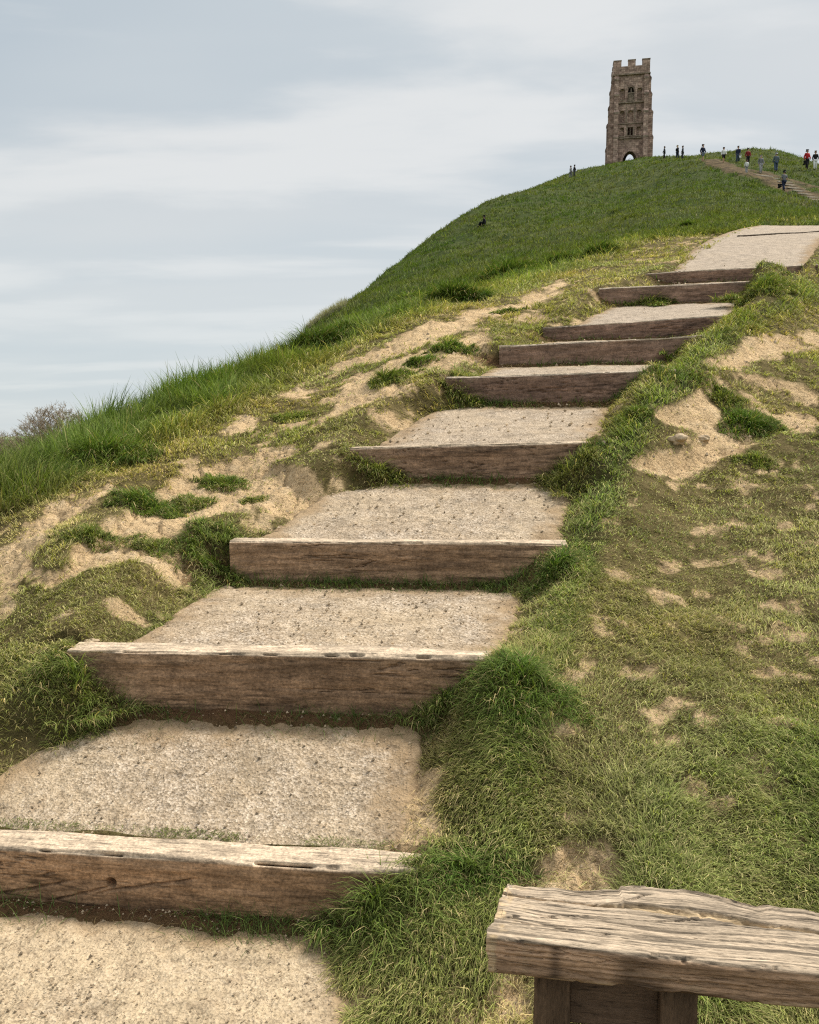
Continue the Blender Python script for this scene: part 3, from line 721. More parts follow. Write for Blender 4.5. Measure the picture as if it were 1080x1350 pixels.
# trodden turf near
scatter('short_grass', 160000, 1.7, 30, .6,
        lambda f, X, Y: (U(len(X))*.6+.22 > np.maximum(f['dirt'], f['soil'])) & (U(len(X)) < .62+.5*f['lush']) & (f['inside'] < .3) & (f['ridge'] < .75) & (fbm(X*5, Y*5, 411, 2)+.55*U(len(X)) > -.08),
        8, .035, lambda f, X, Y: f['gh']*np.clip(Y/5.5, .95, 2.6), 'short trodden turf covering the slope', leanr=(.55, 1.35), segs=2, deadp=.24, tr=.86)
# long ridge grass
scatter('long_grass', 78000, 4.5, 32, .1,
        lambda f, X, Y: (U(len(X)) < f['ridge']*1.2) & (f['dirt'] < .4) & (U(len(X)) > .12),
        9, .05, lambda f, X, Y: f['gh']*np.clip(Y/12, 1, 1.3)*(1+.8*np.clip(fbm(X*1.6, Y*1.6, 431, 3)*4, -.8, 1)), 'long lush grass along the left ridge', leanr=(.25, 1.05), wmin=.004, wk=.00085, deadp=.08, tr=.86, tone=.80)
# dry straws lying in the turf
scatter('dead_grass', 9000, 1.8, 12, .8,
        lambda f, X, Y: (f['inside'] < .2) & (f['soil'] < .5) & (fbm(X*1.2, Y*1.2, 461, 3)+.5*U(len(X)) > .15),
        2, .05, lambda f, X, Y: .085+0*X, 'dry straws lying across the trodden turf', leanr=(1.15, 1.5), segs=2, deadp=9, wmin=.0024, wk=.0006)
# thin shoots coming through the bare earth
scatter('sprouting_grass', 26000, 2.2, 26, .4,
        lambda f, X, Y: (f['inside'] < .2) & (f['dirt'] > .3) & (f['dirt']*.75+.5*fbm(X*3, Y*3, 471, 3)-.45*U(len(X)) < .42),
        2, .05, lambda f, X, Y: .035*np.clip(Y/5.5, 1.2, 2.2)+0*X, 'thin shoots coming through the bare sandy earth', leanr=(.5, 1.4), segs=2, deadp=.35, tr=.70)
# far flank
scatter('hill_grass', 120000, 24, 175, 0,
        lambda f, X, Y: (U(len(X)) > f['fd']*1.1) & (f['ridge'] < .5) & (fbm(X*.45, Y*.45, 421, 3)+.6*U(len(X)) > .05),
        2.2, lambda h: h*.9, lambda f, X, Y: (.14+.0014*Y)*(1+.5*U(len(X))), 'rough grass on the far flank of the hill',
        lushf=lambda f, X, Y: .72+.9*fbm(X*.12, Y*.12, 425, 3)+.3*fbm(X*.8, Y*.8, 426, 2), segs=2, wmin=.03, wk=.0007, leanr=(.3, 1.0), deadp=.012, tr=.80, tone=.57)
# sparse dead stalks and thatch on the bare soil at the risers
def thatch():
    P = []; az = []; L = []; C = []; lean = []
    for k in range(9):
        s = ST[k]; n = int([2200, 2000, 2600, 1600, 2600, 700, 500, 900, 300][k])
        a = RNG.random(n)*1.04-.02; X = s['L'][0]+(s['R'][0]-s['L'][0])*a
        dens = fbm(X*2.2, X*0+k, 441, 3)+.5*np.abs(a-.5)
        kp = (dens+.35*RNG.random(n) > .10); X = X[kp]; n = len(X)
        Y = line_y(k, X)-.015-RNG.random(n)**1.5*.16
        Z = samp('z', X, Y); green = (fbm(X*3, X*0+k, 443, 2)+.5*RNG.random(n) > .22)
        P.append(np.stack([X, Y, Z], -1)); az.append(RNG.random(n)*6.28); 
        L.append(np.where(green, .05+.09*RNG.random(n), .03+.06*RNG.random(n))); lean.append(np.where(green, .3+1.0*RNG.random(n), .7+.8*RNG.random(n)))
        cg = np.array([.09, .13, .035])*(.6+.9*RNG.random((n, 1))); cs = np.array([.36, .26, .13])*(.4+.8*RNG.random((n, 1)))
        C.append(np.where(green[:, None], cg, cs))
    P = np.concatenate(P); C = np.concatenate(C); L = np.concatenate(L); az = np.concatenate(az); lean = np.concatenate(lean)
    # strip of turf behind the lowest timber
    n = 1500; a = RNG.random(n); X = ST[0]['L'][0]+(ST[0]['R'][0]-ST[0]['L'][0])*a; kp = fbm(X*3.5, X*0, 451, 2)+.2*RNG.random(n) > .16; X = X[kp]; n = len(X)
    Y = line_y(0, X)+.17+RNG.random(n)*.05; Z = tread_z(1, X, Y)[0]-.005
    P = np.concatenate([P, np.stack([X, Y, Z], -1)]); az = np.r_[az, RNG.random(n)*6.28]; L = np.r_[L, .015+.022*RNG.random(n)]; lean = np.r_[lean, .7+.8*RNG.random(n)]
    C = np.concatenate([C, np.array([.14, .16, .045])*(.6+.8*RNG.random((n, 1)))])
    W = np.maximum(.0025, .0007*P[:, 1])*(.7+.5*RNG.random(len(P)))
    tag(blade_mesh('sparse_grass', P, az, lean, L, W, C, 1.2, 3), 'thin weeds and dry stalks at the foot of the steps', None, None, 'stuff')
thatch()
# loose crumbs of earth and stones on the bare ground
def crumbs():
    n = 70000; w = RNG.random(n); Y = (1.8**-.6+w*(16**-.6-1.8**-.6))**(-1/.6); X = (RNG.random(n)*2-1)*.62*Y
    d = np.maximum(samp('dirt', X, Y), samp('soil', X, Y)); ins = samp('inside', X, Y)
    kp = (d > .5)*(RNG.random(n) < .5) | ((ins > .5) & (RNG.random(n) < .3) & (Y < 8)); X, Y, ins = X[kp], Y[kp], ins[kp]; n = len(X)
    z = samp('z', X, Y)
    for k in range(10):
        f0 = Y-line_y(k-1, X) if k > 0 else Y-1; f1 = Y-line_y(k, X) if k < 9 else Y-24
        sel = (f0 > .15) & (f1 < -.05) & (ins > .5); z = np.where(sel, tread_z(k, X, Y)[0], z)
    s = np.maximum(.0022, .0009*Y)*(.5+2.6*RNG.random(n)**5)
    T = np.array([(0,0,1),(1,0,0),(-.4,.9,0),(-.6,-.8,0),(.1,.1,-.8)])
    V = (np.stack([X, Y, z], -1)[:, None, :]+(T[None]*(1+.5*(RNG.random((n, 5, 3))-.5)))*s[:, None, None])
    fl = np.array([0,1,2, 0,2,3, 0,3,1, 4,2,1, 4,3,2, 4,1,3]); flat = ((np.arange(n)*5)[:, None]+fl[None]).ravel()
    m, nt, b = mat('earth crumbs'); nt.links.new(attr(nt, 'Col').outputs['Color'], b.inputs['Base Color'])
    o = mesh_np('loose_gravel', V.reshape(-1, 3), flat, np.full(n*6, 3), m, smooth=False)
    c = np.array([.42, .33, .225])*(.35+1.1*RNG.random((n, 1))); setcol(o.data, 'Col', np.repeat(c, 5, 0))
    tag(o, 'loose crumbs of earth and small stones on the bare ground', None, None, 'stuff')
crumbs()
# tussocks one can tell apart
TUS = [  # u, v(base centre), screen radius, height factor, lush, label
 (505,1190,84,.95,.8,'big shaggy tussock overhanging the right end of the lowest step'),
 (625,1150,64,1.05,1.0,'deep green tussock between the lowest step and the bench'),
 (690,905,70,1.1,1.0,'tall mop headed tussock at the right end of the second step'),
 (585,925,50,.8,.75,'flattened tussock lying against the right face of the second step'),
 (735,752,38,1.0,1.0,'small round tussock at the right end of the third step'),
 (668,752,30,.6,.55,'straggly tussock in front of the right part of the third step'),
 (745,632,48,.6,.4,'olive tussock hanging before the right end of the fourth step'),
 (283,745,42,.9,.8,'bright tussock at the left end of the third step'),
 (105,905,62,.85,.7,'wide tussock on the bank left of the second step'),
 (235,900,36,.55,.6,'low tuft in front of the left part of the second step'),
 (505,625,42,.6,.45,'brownish tussock under the left end of the fourth step'),
 (618,522,42,.5,.45,'tussock under the left end of the fifth step'),
 (988,560,40,.6,1.0,'dark spiky tussock in the middle of the sandy patch on the right'),
 (1000,608,26,.5,.6,'low tuft just below the sandy hollow on the right'),
 (412,462,48,1.2,1.0,'darkest tall clump on the left ridge skyline'),
 (602,398,44,1.25,1.0,'clump on the ridge where the sandy trail fades'),
 (668,368,38,1.2,1.0,'clump on the ridge left of the dark mound'),
 (790,338,30,1.0,1.0,'dark rounded mound of grass left of the ramp'),
 (540,398,24,.8,.8,'pale tipped clump beside the ridge top'),
 (738,350,30,1.0,1.0,'low dark clump on the ridge between two larger clumps'),
 (455,440,32,1.0,1.0,'dark clump on the ridge above the start of the sandy trail'),
 (905,302,18,.8,1.0,'small dark tuft just left of the top of the gravel ramp'),
 (190,668,44,.6,.9,'long dark tuft on the lip of the large sandy hollow'),
 (120,705,34,.5,.6,'flat tuft between the two sandy strips at left'),
 (252,668,28,.55,.7,'tuft standing inside the large sandy hollow'),
 (200,722,32,.45,.6,'low tuft on the lower edge of the large sandy hollow'),
 (332,660,20,.4,.5,'tiny tuft at the right of the large sandy hollow'),
 (592,460,26,.6,.9,'round tuft in the fork of the sandy trail'),
 (510,500,34,.6,.7,'long low tuft between the two sandy trails'),
 (550,478,20,.5,.9,'dark small tuft on the edge of the sandy trail'),
 (385,552,22,.45,.6,'tuft on the slope above the large sandy hollow'),
 (670,412,18,.5,.8,'small tuft by the upper end of the sandy trail'),
 (135,606,62,1.15,.95,'broad tall clump on the ridge below the bare tree'),
 (292,505,38,.9,.9,'seeding clump breaking the skyline of the ridge'),
 (890,455,24,.6,.8,'small tuft beside the right end of the sixth step'),
 (860,398,26,.5,.7,'grassy lump at the foot of the eighth step'),
 (1000,382,40,.4,.7,'long tuft draped over the right end of the eighth step'),
 (290,638,34,.5,.8,'overhanging turf at the top of the large sandy hollow'),
 (835,545,26,.5,.85,'dark tuft beside the gravel above the fourth step'),
 (950,524,30,.4,.6,'flat tuft on the upper side of the right sandy patch'),
]
for i, (u, v, rp, hf, lu, lab) in enumerate(TUS):
    p = hit(u, v, 1.3, 40); dist = p[1]; r = rp*dist/F
    n = int(np.clip(2600*(r/.3)**1.3, 350, 3600)*(1 if dist < 6 else .7)); 
    n = int(n*1.5)
    a = RNG.random(n)*2*np.pi; q = RNG.random(n)**.55
    shp = 1+.9*(fbm(np.cos(a)*1.3+i*7, np.sin(a)*1.3, 500+i, 3)*2)        # ragged plan outline
    X = np.cos(a)*q*r*1.08*shp; Y = np.sin(a)*q*r*.75*shp
    X = X+.12*r*(fbm(X/r*3+i, Y/r*3, 600, 2)*2); Z = samp('z', X+p[0], Y+p[1])-p[2]
    g0 = samp('inside', X+p[0], Y+p[1]); Z = np.where(g0 > .3, np.maximum(np.minimum(Z, 0), -.12), np.clip(Z, -.25, .3))+np.maximum(0, 1-q**2)*r*.14*hf
    az = a+(RNG.random(n)-.5)*1.7; az = np.where(RNG.random(n) < .30, -np.pi/2+(RNG.random(n)-.5)*2.0, az)
    cl = fbm(X/r*4+i*3, Y/r*4, 620+i, 2)*2                             # locks of blades lie together
    az = az+cl*2.6
    hh = r*(.34+.34*hf)
    L = hh*(.40+.95*RNG.random(n)**1.5)*(1-.40*q)*(1+.5*cl); lean = .35+.65*q*RNG.random(n)+.35*RNG.random(n)
    W = np.maximum(.0032, .0008*dist)*(.7+.7*RNG.random(n))
    lum = np.clip(lu*.88+.3*(RNG.random(n)-.5)+.25*cl, 0, 1); dead = ((RNG.random(n) < .07+.20*q**2*(1.1-lu*.6))).astype(float)
    C = pal(lum, np.clip(.25+.75*RNG.random(n), 0, 1), dead, n)*(.85 if lu < 1 or dist < 9 else .62)
    o = blade_mesh('grass_tussock', np.stack([X, Y, Z], -1), az, lean, L, W, C, 1.7, 3)
    o.location = p; tag(o, lab, 'grass tussock', 'tussocks around the steps and ridge')
# dry pale grass on the skyline
n = 1800; uu = 405+50*RNG.random(n); 
P = np.array([hit(a, 428-(a-405)*.55+4, 12, 60) for a in np.linspace(402, 456, 40)])
ii = RNG.integers(0, 39, n); P2 = P[ii]+(P[ii+1]-P[ii])*RNG.random((n, 1)); P2[:, 1] += (RNG.random(n)-.3)*1.2; P2[:, 2] = samp('z', P2[:, 0], P2[:, 1])
C = np.array([.36, .33, .24])*(.6+.6*RNG.random((n, 1)))
tag(blade_mesh('dry_grass', P2, RNG.random(n)*6.28, .1+.5*RNG.random(n), .25+.25*RNG.random(n), .012+.01*RNG.random(n), C), 'pale dead grass on the skyline left of the hill', None, None, 'stuff')
# seeding stalks over the ridge line
n = 260; uu = 110+240*RNG.random(n); P = []
for a in uu:
    vv = np.interp(a, [0, 100, 200, 310, 350], [622, 585, 540, 500, 480])+4
    P.append(hit(a, vv, 6, 20))
P = np.array(P); C = np.array([.10, .15, .045])*(.6+.8*RNG.random((n, 1)))
tag(blade_mesh('grass_stalks', P, RNG.random(n)*6.28, .05+.5*RNG.random(n), .20+.30*RNG.random(n), np.full(n, .0065), C, .8), 'thin seeding stalks along the ridge skyline', None, None, 'stuff')
# stones
def stone(u, v, rpx, label, tone=1.0):
    p = hit(u, v, 1.3, 30); r = rpx*p[1]/F; me = bpy.data.meshes.new('stone'); bm = bmesh.new(); bmesh.ops.create_icosphere(bm, subdivisions=4, radius=1)
    sd = random.random()*50
    for w in bm.verts:
        d = 1+.5*mnoise.noise(w.co*1.1+Vector((sd, 0, 0)))+.22*mnoise.noise(w.co*3+Vector((0, sd, 0))); w.co = Vector((w.co.x*r*d*1.2, w.co.y*r*d, w.co.z*r*d*.7))
    for f in bm.faces: f.smooth = True
    bm.to_mesh(me); bm.free(); me.materials.append(STM); o = bpy.data.objects.new('stone', me); COL.objects.link(o); o.location = (p[0], p[1], p[2]+r*.12); tag(o, label, 'stone', 'loose stones')
STM, nt, b = mat('pale stone'); geo = N(nt, 'TexCoord').outputs['Object']
nt.links.new(ramp(nt, noise(nt, geo, 18, 6), [(.3, (.30, .22, .14)), (.6, (.50, .39, .26))]), b.inputs['Base Color']); bump(nt, b, noise(nt, geo, 40, 5), .6, .01)
stone(893, 582, 11, 'larger pale stone in the right sandy patch'); stone(928, 580, 7, 'smaller pale stone at the right of its neighbour in the sandy patch')
stone(121, 849, 7, 'dark little stone at the left end of the second step'); stone(300, 778, 7, 'stone at the left edge of the gravel below the third step'); stone(583,1262,5,'pebble in the grass at the edge of the lowest gravel')
# ------------------------------------------------------------------ bare trees beyond the ridge
BARK, nt, b = mat('twigs'); geo = N(nt, 'TexCoord').outputs['Object']; nt.links.new(ramp(nt, noise(nt, geo, 1.5, 4), [(.3, (.16, .13, .10)), (.7, (.34, .27, .19))]), b.inputs['Base Color'])
BUD, nt, b = mat('opening buds'); geo = N(nt, 'TexCoord').outputs['Object']; nt.links.new(ramp(nt, noise(nt, geo, 2.5, 3), [(.35, (.30, .22, .13)), (.7, (.46, .38, .22))]), b.inputs['Base Color'])
def bare_tree(px, py, zb, height, width, seed, label):
    rg = np.random.default_rng(seed); cr = width/2; cz_ = height-cr*1.0
    n = 2600; dd = rg.normal(size=(n, 3)); dd /= np.linalg.norm(dd, axis=1)[:, None]; rr = rg.random(n)**.45
    lob = 1+.28*np.array([fbm(np.array([q[0]*1.6+seed]), np.array([q[1]*1.6+q[2]*1.3]), 700, 2)[0]*2 for q in dd])
    tips = dd*rr[:, None]*lob[:, None]*np.array([cr, cr, cr*.95])+np.array([0, 0, cz_]); tips = tips[tips[:, 2] > cz_-cr*.75]
    nodes = [(0, 0, z) for z in np.linspace(0, cz_-cr*.55, 8)]; par = [-1]+list(range(7))
    fork = np.array(nodes[-1]); tips = tips[np.argsort(np.linalg.norm(tips-fork, axis=1)+rg.random(len(tips))*.5)]
    NP = np.zeros((60000, 3)); NP[:8] = nodes; cnt = 8
    for t in tips:
        dist = np.linalg.norm(NP[4:cnt]-t, axis=1)+.35*np.linalg.norm(NP[4:cnt]-fork, axis=1); j = int(np.argmin(dist))+4; a0 = NP[j].copy(); l = np.linalg.norm(t-a0); st_ = max(1, int(l/.35)); prev = j
        for i in range(1, st_+1):
            q = a0+(t-a0)*i/st_+(rg.normal(size=3)*.06*l if i < st_ else 0); q[2] -= .06*l*math.sin(math.pi*i/st_)
            NP[cnt] = q; par.append(prev); prev = cnt; cnt += 1
    w_ = np.ones(cnt); 
    for i in range(cnt-1, 0, -1): w_[par[i]] += w_[i]
    rad = .009*w_**.42
    root = empty('bare_tree', (px, py, zb)); tag(root, label, 'tree', 'bare trees beyond the ridge')
    V = {'trunk': [], 'crown': []}; Fc = {'trunk': [], 'crown': []}
    def tube(nm, a, b_, r0, r1):
        a = Vector(a); b_ = Vector(b_); d = (b_-a).normalized(); e = d.orthogonal().normalized(); g = d.cross(e); k0 = len(V[nm]); m_ = 6 if nm == 'trunk' else 3
        for P_, r_ in ((a, r0), (b_, r1)):
            for q in range(m_): an = q*2*math.pi/m_; V[nm].append(tuple(P_+(e*math.cos(an)+g*math.sin(an))*r_))
        for q in range(m_): q2 = (q+1) % m_; Fc[nm].append((k0+q, k0+q2, k0+m_+q2, k0+m_+q))
    for i in range(1, cnt): tube('trunk' if i < 8 else 'crown', NP[par[i]], NP[i], rad[par[i]] if i < 8 or w_[par[i]] < 3*w_[i] else rad[i]*1.1, rad[i])
    buds = []
    for t in tips:
        for q in range(3):
            d = rg.normal(size=3)+np.array([0, 0, .6])+.8*(t-fork)/max(np.linalg.norm(t-fork), .1); d /= np.linalg.norm(d); e_ = t+d*(.15+.3*rg.random()); tube('crown', t, e_, .010, .007)
            for z_ in range(2): buds.append(t+(e_-t)*rg.random()+rg.normal(size=3)*.03)
    for nm in V: mesh_np(nm, np.array(V[nm]), np.array(Fc[nm]).ravel(), np.full(len(Fc[nm]), 4), BARK, root)
    bu = np.array(buds); bv = (bu[:, None, :]+rg.normal(size=(len(bu), 3, 3))*.022).reshape(-1, 3)
    tag(mesh_np('buds', bv, np.arange(len(bv)), np.full(len(bu), 3), BUD, root), None, None, None, 'stuff')
for (u, vt, Y, w, sd, lab) in ((74, 529, 62, 6.0, 3, 'bare branching tree with a wide tan crown above the ridge at left'), (-8, 566, 70, 6, 5, 'grey bare tree top at the left edge of the photo'),):
    top = at(u, vt, Y); g = H(top[0], top[1]); bare_tree(top[0], top[1], g-.3, top[2]-g+.3, w, sd, lab)
# ------------------------------------------------------------------ tower
def stone_mat(name, c0, c1, sc=1.0):
    m, nt, b = mat(name); tc = N(nt, 'TexCoord').outputs['Object']
    mp = N(nt, 'Mapping'); mp.inputs['Rotation'].default_value = (R(90), 0, 0); nt.links.new(tc, mp.inputs[0])
    br = N(nt, 'TexBrick'); br.inputs['Scale'].default_value = 1.0; br.inputs['Mortar Size'].default_value = .02; br.inputs['Brick Width'].default_value = .7; br.inputs['Row Height'].default_value = .32
    br.inputs['Color1'].default_value = (*c0, 1); br.inputs['Color2'].default_value = (*c1, 1); br.inputs['Mortar'].default_value = (c0[0]*.6, c0[1]*.6, c0[2]*.6, 1)
    nt.links.new(mp.outputs[0], br.inputs['Vector'])
    n = noise(nt, tc, 1.6, 6, .7); n2 = noise(nt, tc, .5, 4, .6)
    c = mix(nt, .8, br.outputs['Color'], ramp(nt, n, [(.34, .35), (.5, .9), (.64, 1.6)]), 'MULTIPLY')
    c = mix(nt, ramp(nt, n2, [(.5, 0.), (.7, .5)]), c, (.21, .145, .11))
    nt.links.new(c, b.inputs['Base Color']); bump(nt, b, n, .9, .12); return m
TW = stone_mat('tower stone', (.30, .20, .165), (.49, .35, .29)); TD = stone_mat('dressed stone', (.30, .235, .185), (.24, .185, .145))
DARK, nt, b = mat('dark opening'); b.inputs['Base Color'].default_value = (.02, .015, .012, 1)
class MB:
    def __init__(s): s.bm = bmesh.new()
    def box(s, x0, x1, y0, y1, z0, z1, tx=0):
        vs = [s.bm.verts.new(c) for c in ((x0,y0,z0),(x1,y0,z0),(x1,y1,z0),(x0,y1,z0),(x0,y0,z1),(x1,y0,z1),(x1,y1,z1),(x0,y1,z1))]
        for f in ((3,2,1,0),(4,5,6,7),(0,1,5,4),(1,2,6,5),(2,3,7,6),(3,0,4,7)): s.bm.faces.new([vs[i] for i in f])
    def prism(s, pts, y0, y1):
        a = [s.bm.verts.new((x, y0, z)) for x, z in pts]; b_ = [s.bm.verts.new((x, y1, z)) for x, z in pts]; n = len(pts)
        s.bm.faces.new(a); s.bm.faces.new(b_[::-1])
        for i in range(n): s.bm.faces.new((a[(i+1) % n], a[i], b_[i], b_[(i+1) % n]))
    def wedge(s, x0, x1, y0, y1, z0, z1):   # sloped cap: full height at y1, falls to y0
        v = [s.bm.verts.new(c) for c in ((x0,y0,z0),(x1,y0,z0),(x1,y1,z0),(x0,y1,z0),(x1,y1,z1),(x0,y1,z1))]
        for f in ((3,2,1,0),(0,1,4,5),(2,3,5,4),(1,2,4),(0,5,3)): s.bm.faces.new([v[i] for i in f])
    def each(s, name, m, parent=None, rz=0):
        """every separate piece becomes a part of its own"""
        todo = set(s.bm.faces); src = s.bm
        while todo:
            st = [todo.pop()]; isl = list(st)
            while st:
                f = st.pop()
                for e in f.edges:
                    for g in e.link_faces:
                        if g in todo: todo.discard(g); st.append(g); isl.append(g)
            q = MB(); mp = {}
            for f in isl:
                for v in f.verts:
                    if v not in mp: mp[v] = q.bm.verts.new(v.co)
                q.bm.faces.new([mp[v] for v in f.verts])
            q.build(name, m, parent, rz)
        src.free()
    def build(s, name, m, parent=None, rz=0, jit=.0):
        if rz: bmesh.ops.rotate(s.bm, verts=s.bm.verts, cent=(0,0,0), matrix=Matrix.Rotation(rz, 3, 'Z'))
        bmesh.ops.recalc_face_normals(s.bm, faces=s.bm.faces)
        me = bpy.data.meshes.new(name); s.bm.to_mesh(me); s.bm.free(); me.materials.append(m); o = bpy.data.objects.new(name, me); COL.objects.link(o)
        if parent: o.parent = parent
        return o
def arch_pts(cx, z0, w, hs, hp, n=7):
    """pointed arch outline up one side and down the other"""
    p = [(cx-w/2, z0), (cx-w/2, z0+hs)]
    for i in range(1, n): t = i/n; p.append((cx-w/2*math.cos(t*math.pi/2)**1.0*(1-.0*t), z0+hs+hp*math.sin(t*math.pi/2)**1.25))
    p.append((cx, z0+hs+hp)); q = [(2*cx-x, z) for x, z in p[:-1]][::-1]
    return p+q
def tower():
    Yt = 141.0; c = at(834, 215, Yt); half = 2.74; TOP = 19.4; Z0 = -1.5
    base = H(c[0], c[1])-0.8
    rz = R(-10)
    root = empty('stone_tower', (c[0], c[1]+half, base), rz); tag(root, 'tall roofless brown stone church tower with battlements on the hilltop', 'tower')
    top_z = at(831, 78.5, Yt)[2]-base; s = top_z/TOP     # heights below are in metres above the foot, scaled to the tower
    zz = lambda ph: (at(831, ph, Yt)[2]-base)
    V = lambda zy: zz(60+zy/7.941)          # from the close-up's rows to height
    par = V(300); ptop = V(215); mtop = V(148); s1 = V(968); s2 = V(595); sN = V(815)
    th = 1.0; zlow = -2.0
    K = .1306/7.941*1.0; cx0 = 411.0; xx = lambda q: (q-cx0)*K
    # four walls (each its own part); front and back carry the arch, all carry the openings
    yb = Yt+2*half+.3; bap = (lambda q: q[2]-base)(at(831, 204.2, yb))
    ARCH = {0: (2.3, V(1108), 0), 1: (1.6, bap, -.45)}
    def wall(rz, arch):
        m = MB(); w = half
        if arch:
            aw, apex, ax = ARCH[0 if abs(rz) < .1 else 1]; hs = apex-1.5
            pts = [(-w, zlow), (ax-aw/2, zlow)]+arch_pts(ax, zlow, aw, hs-zlow, 1.5)[1:-1]+[(ax+aw/2, zlow), (w, zlow), (w, s1), (-w, s1)]
            m.prism(pts, -half, -half+th)
        else: m.box(-w+th, w-th, -half, -half+th, zlow, s1)
        # levels with recesses: build a frame of blocks round them
        ww = w if arch else w-th
        def level(z0, z1, ops):
            xs = sorted({-ww, ww, *[o[0] for o in ops], *[o[1] for o in ops]}); zs = sorted({z0, z1, *[o[2] for o in ops], *[o[3] for o in ops]})
            for i in range(len(xs)-1):
                for j in range(len(zs)-1):
                    xm, zm = (xs[i]+xs[i+1])/2, (zs[j]+zs[j+1])/2
                    if not any(o[0] < xm < o[1] and o[2] < zm < o[3] for o in ops): m.box(xs[i], xs[i+1], -half, -half+th, zs[j], zs[j+1])
        nic = [(xx(305), xx(350)), (xx(470), xx(515))]
        level(s1, sN, [(a, b_, V(940), V(850)) for a, b_ in nic]+[(xx(383), xx(436), V(938), V(852))])
        level(sN, s2, [(a, b_, V(795), V(675)) for a, b_ in ((xx(302), xx(352)), (xx(385), xx(437)), (xx(468), xx(518)))])
        level(s2, par, [(xx(303), xx(350), V(560), V(445)), (xx(378), xx(444), V(568), V(430)), (xx(470), xx(517), V(560), V(445))])
        return m.build('wall', TW, root, rz)
    for r_, a in ((0, True), (math.pi, True), (math.pi/2, False), (-math.pi/2, False)):
        wall(r_, a)
        # backs of the blind niches
        m = MB()
        for (a0, a1, z0, z1) in ((296, 359, 950, 842), (461, 524, 950, 842), (296, 359, 803, 668), (378, 444, 803, 668), (461, 524, 803, 668), (296, 358, 568, 438), (462, 524, 568, 438)):
            m.box(xx(a0), xx(a1), -half+.42, -half+.6, V(z0), V(z1))
        m.each('niche_back', TW, root, r_)
        # belfry window louvres and tracery
        m = MB()
        m.prism(arch_pts(0, V(568), xx(444)-xx(378), V(490)-V(568), V(430)-V(490)), -half+.35, -half+.5)
        m.build('belfry_window', DARK, root, r_)
        m = MB()
        m.box(-.06, .06, -half+.12, -half+.30, V(568), V(440))
        m.box(xx(380), xx(442), -half+.10, -half+.34, V(498), V(485))
        for q in range(6):
            z = V(560)+q*(V(500)-V(560))/6; m.box(xx(382), -.07, -half+.15, -half+.33, z, z+.09); m.box(.07, xx(440), -half+.15, -half+.33, z, z+.09)
        # arched spandrels over every opening
        def span(a0, a1, ztop, hh):
            cx_ = (a0+a1)/2; w_ = a1-a0; ar = arch_pts(cx_, ztop-hh, w_, 0, hh)
            L_ = [p for p in ar if p[0] <= cx_+1e-6][1:]; m.prism([(a0, ztop+.005)]+[(a0, ztop-hh)]+L_[1:-1]+[(cx_, ztop+.005)], -half+.05, -half+.33)
            R_ = [(2*cx_-x, z) for x, z in L_]; m.prism([(a1, ztop+.005), (cx_, ztop+.005)]+R_[1:-1][::-1]+[(a1, ztop-hh)], -half+.05, -half+.33)
        span(xx(378), xx(444), V(430), .75)
        for (a0, a1, zt) in ((305,350,850),(470,515,850),(302,352,675),(385,437,675),(468,518,675),(303,350,445),(470,517,445)): span(xx(a0), xx(a1), V(zt), .32)
        m.each('tracery', TD, root, r_)
        m = MB(); m.box(-.05, .05, -half+.1, -half+.4, V(938), V(852)); 
        m.build('mullion', TD, root, r_)
        # niche surrounds: thin proud shafts and sills
        m = MB()
        for q in (368, 452): m.box(xx(q)-.09, xx(q)+.09, -half-.10, -half-.003, V(800), V(640))
        m.box(xx(360), xx(462), -half-.07, -half-.003, V(948), V(940)); m.box(xx(372), xx(383), -half-.07, -half-.003, V(940), V(840)); m.box(xx(437), xx(448), -half-.07, -half-.003, V(940), V(840))
        for q in (303, 470): m.box(xx(q)-.05, xx(q+47)+.05, -half-.12, -half-.003, V(955), V(942))
        for q in (303, 470): m.box(xx(q)-.05, xx(q+47)+.05, -half-.10, -half-.003, V(572), V(562))
        m.box(xx(372), xx(450), -half-.12, -half-.003, V(582), V(570))
        m.each('window_surround', TD, root, r_)
        # string courses
        m = MB()
        for (z, h_, pr) in ((s1, .16, .22), (sN, .12, .12), (s2, .20, .22), (par, .22, .30)):
            e = half-.55 if z < par else half+.18
            m.box(-e, e, -half-pr, -half-.002, z-h_/2, z+h_/2)
        m.each('string_course', TD, root, r_)
        if abs(r_) < .01 or r_ == math.pi:
            m = MB(); aw, apex, ax = ARCH[0 if abs(r_) < .1 else 1]; o_ = arch_pts(ax, zlow, aw+.75, apex-1.5-zlow, 1.5+.45); i_ = arch_pts(ax, zlow, aw+.02, apex-1.5-zlow, 1.5+.01)
            n_ = len(o_)
            for i in range(n_-1): m.prism([o_[i], o_[i+1], i_[i+1], i_[i]], -half-.16, -half-.003)
            m.build('arch_surround', TW, root, r_)
    # paired set-off buttresses at each corner
    for r_ in (0, math.pi/2, math.pi, -math.pi/2):
        for sg in (-1, 1):
            m = MB()
            x0, x1 = (-half-.02, -half+.74) if sg < 0 else (half-.74, half+.02)
            stages = [(zlow, V(968), .95), (V(968), V(705), .84), (V(705), V(515), .62), (V(515), V(345), .44), (V(345), par-.12, .24)]
            for i, (z0, z1, pr) in enumerate(stages):
                m.box(x0+.02*i, x1-.02*i, -half-pr, -half-.004, z0, z1)
                nxt = stages[i+1][2] if i+1 < len(stages) else .02
                if pr > nxt: m.wedge(x0, x1, -half-pr-.06, -half-nxt-.003, z1+.002, z1+.38)
            m.build('buttress', TW, root, r_)
        m = MB()
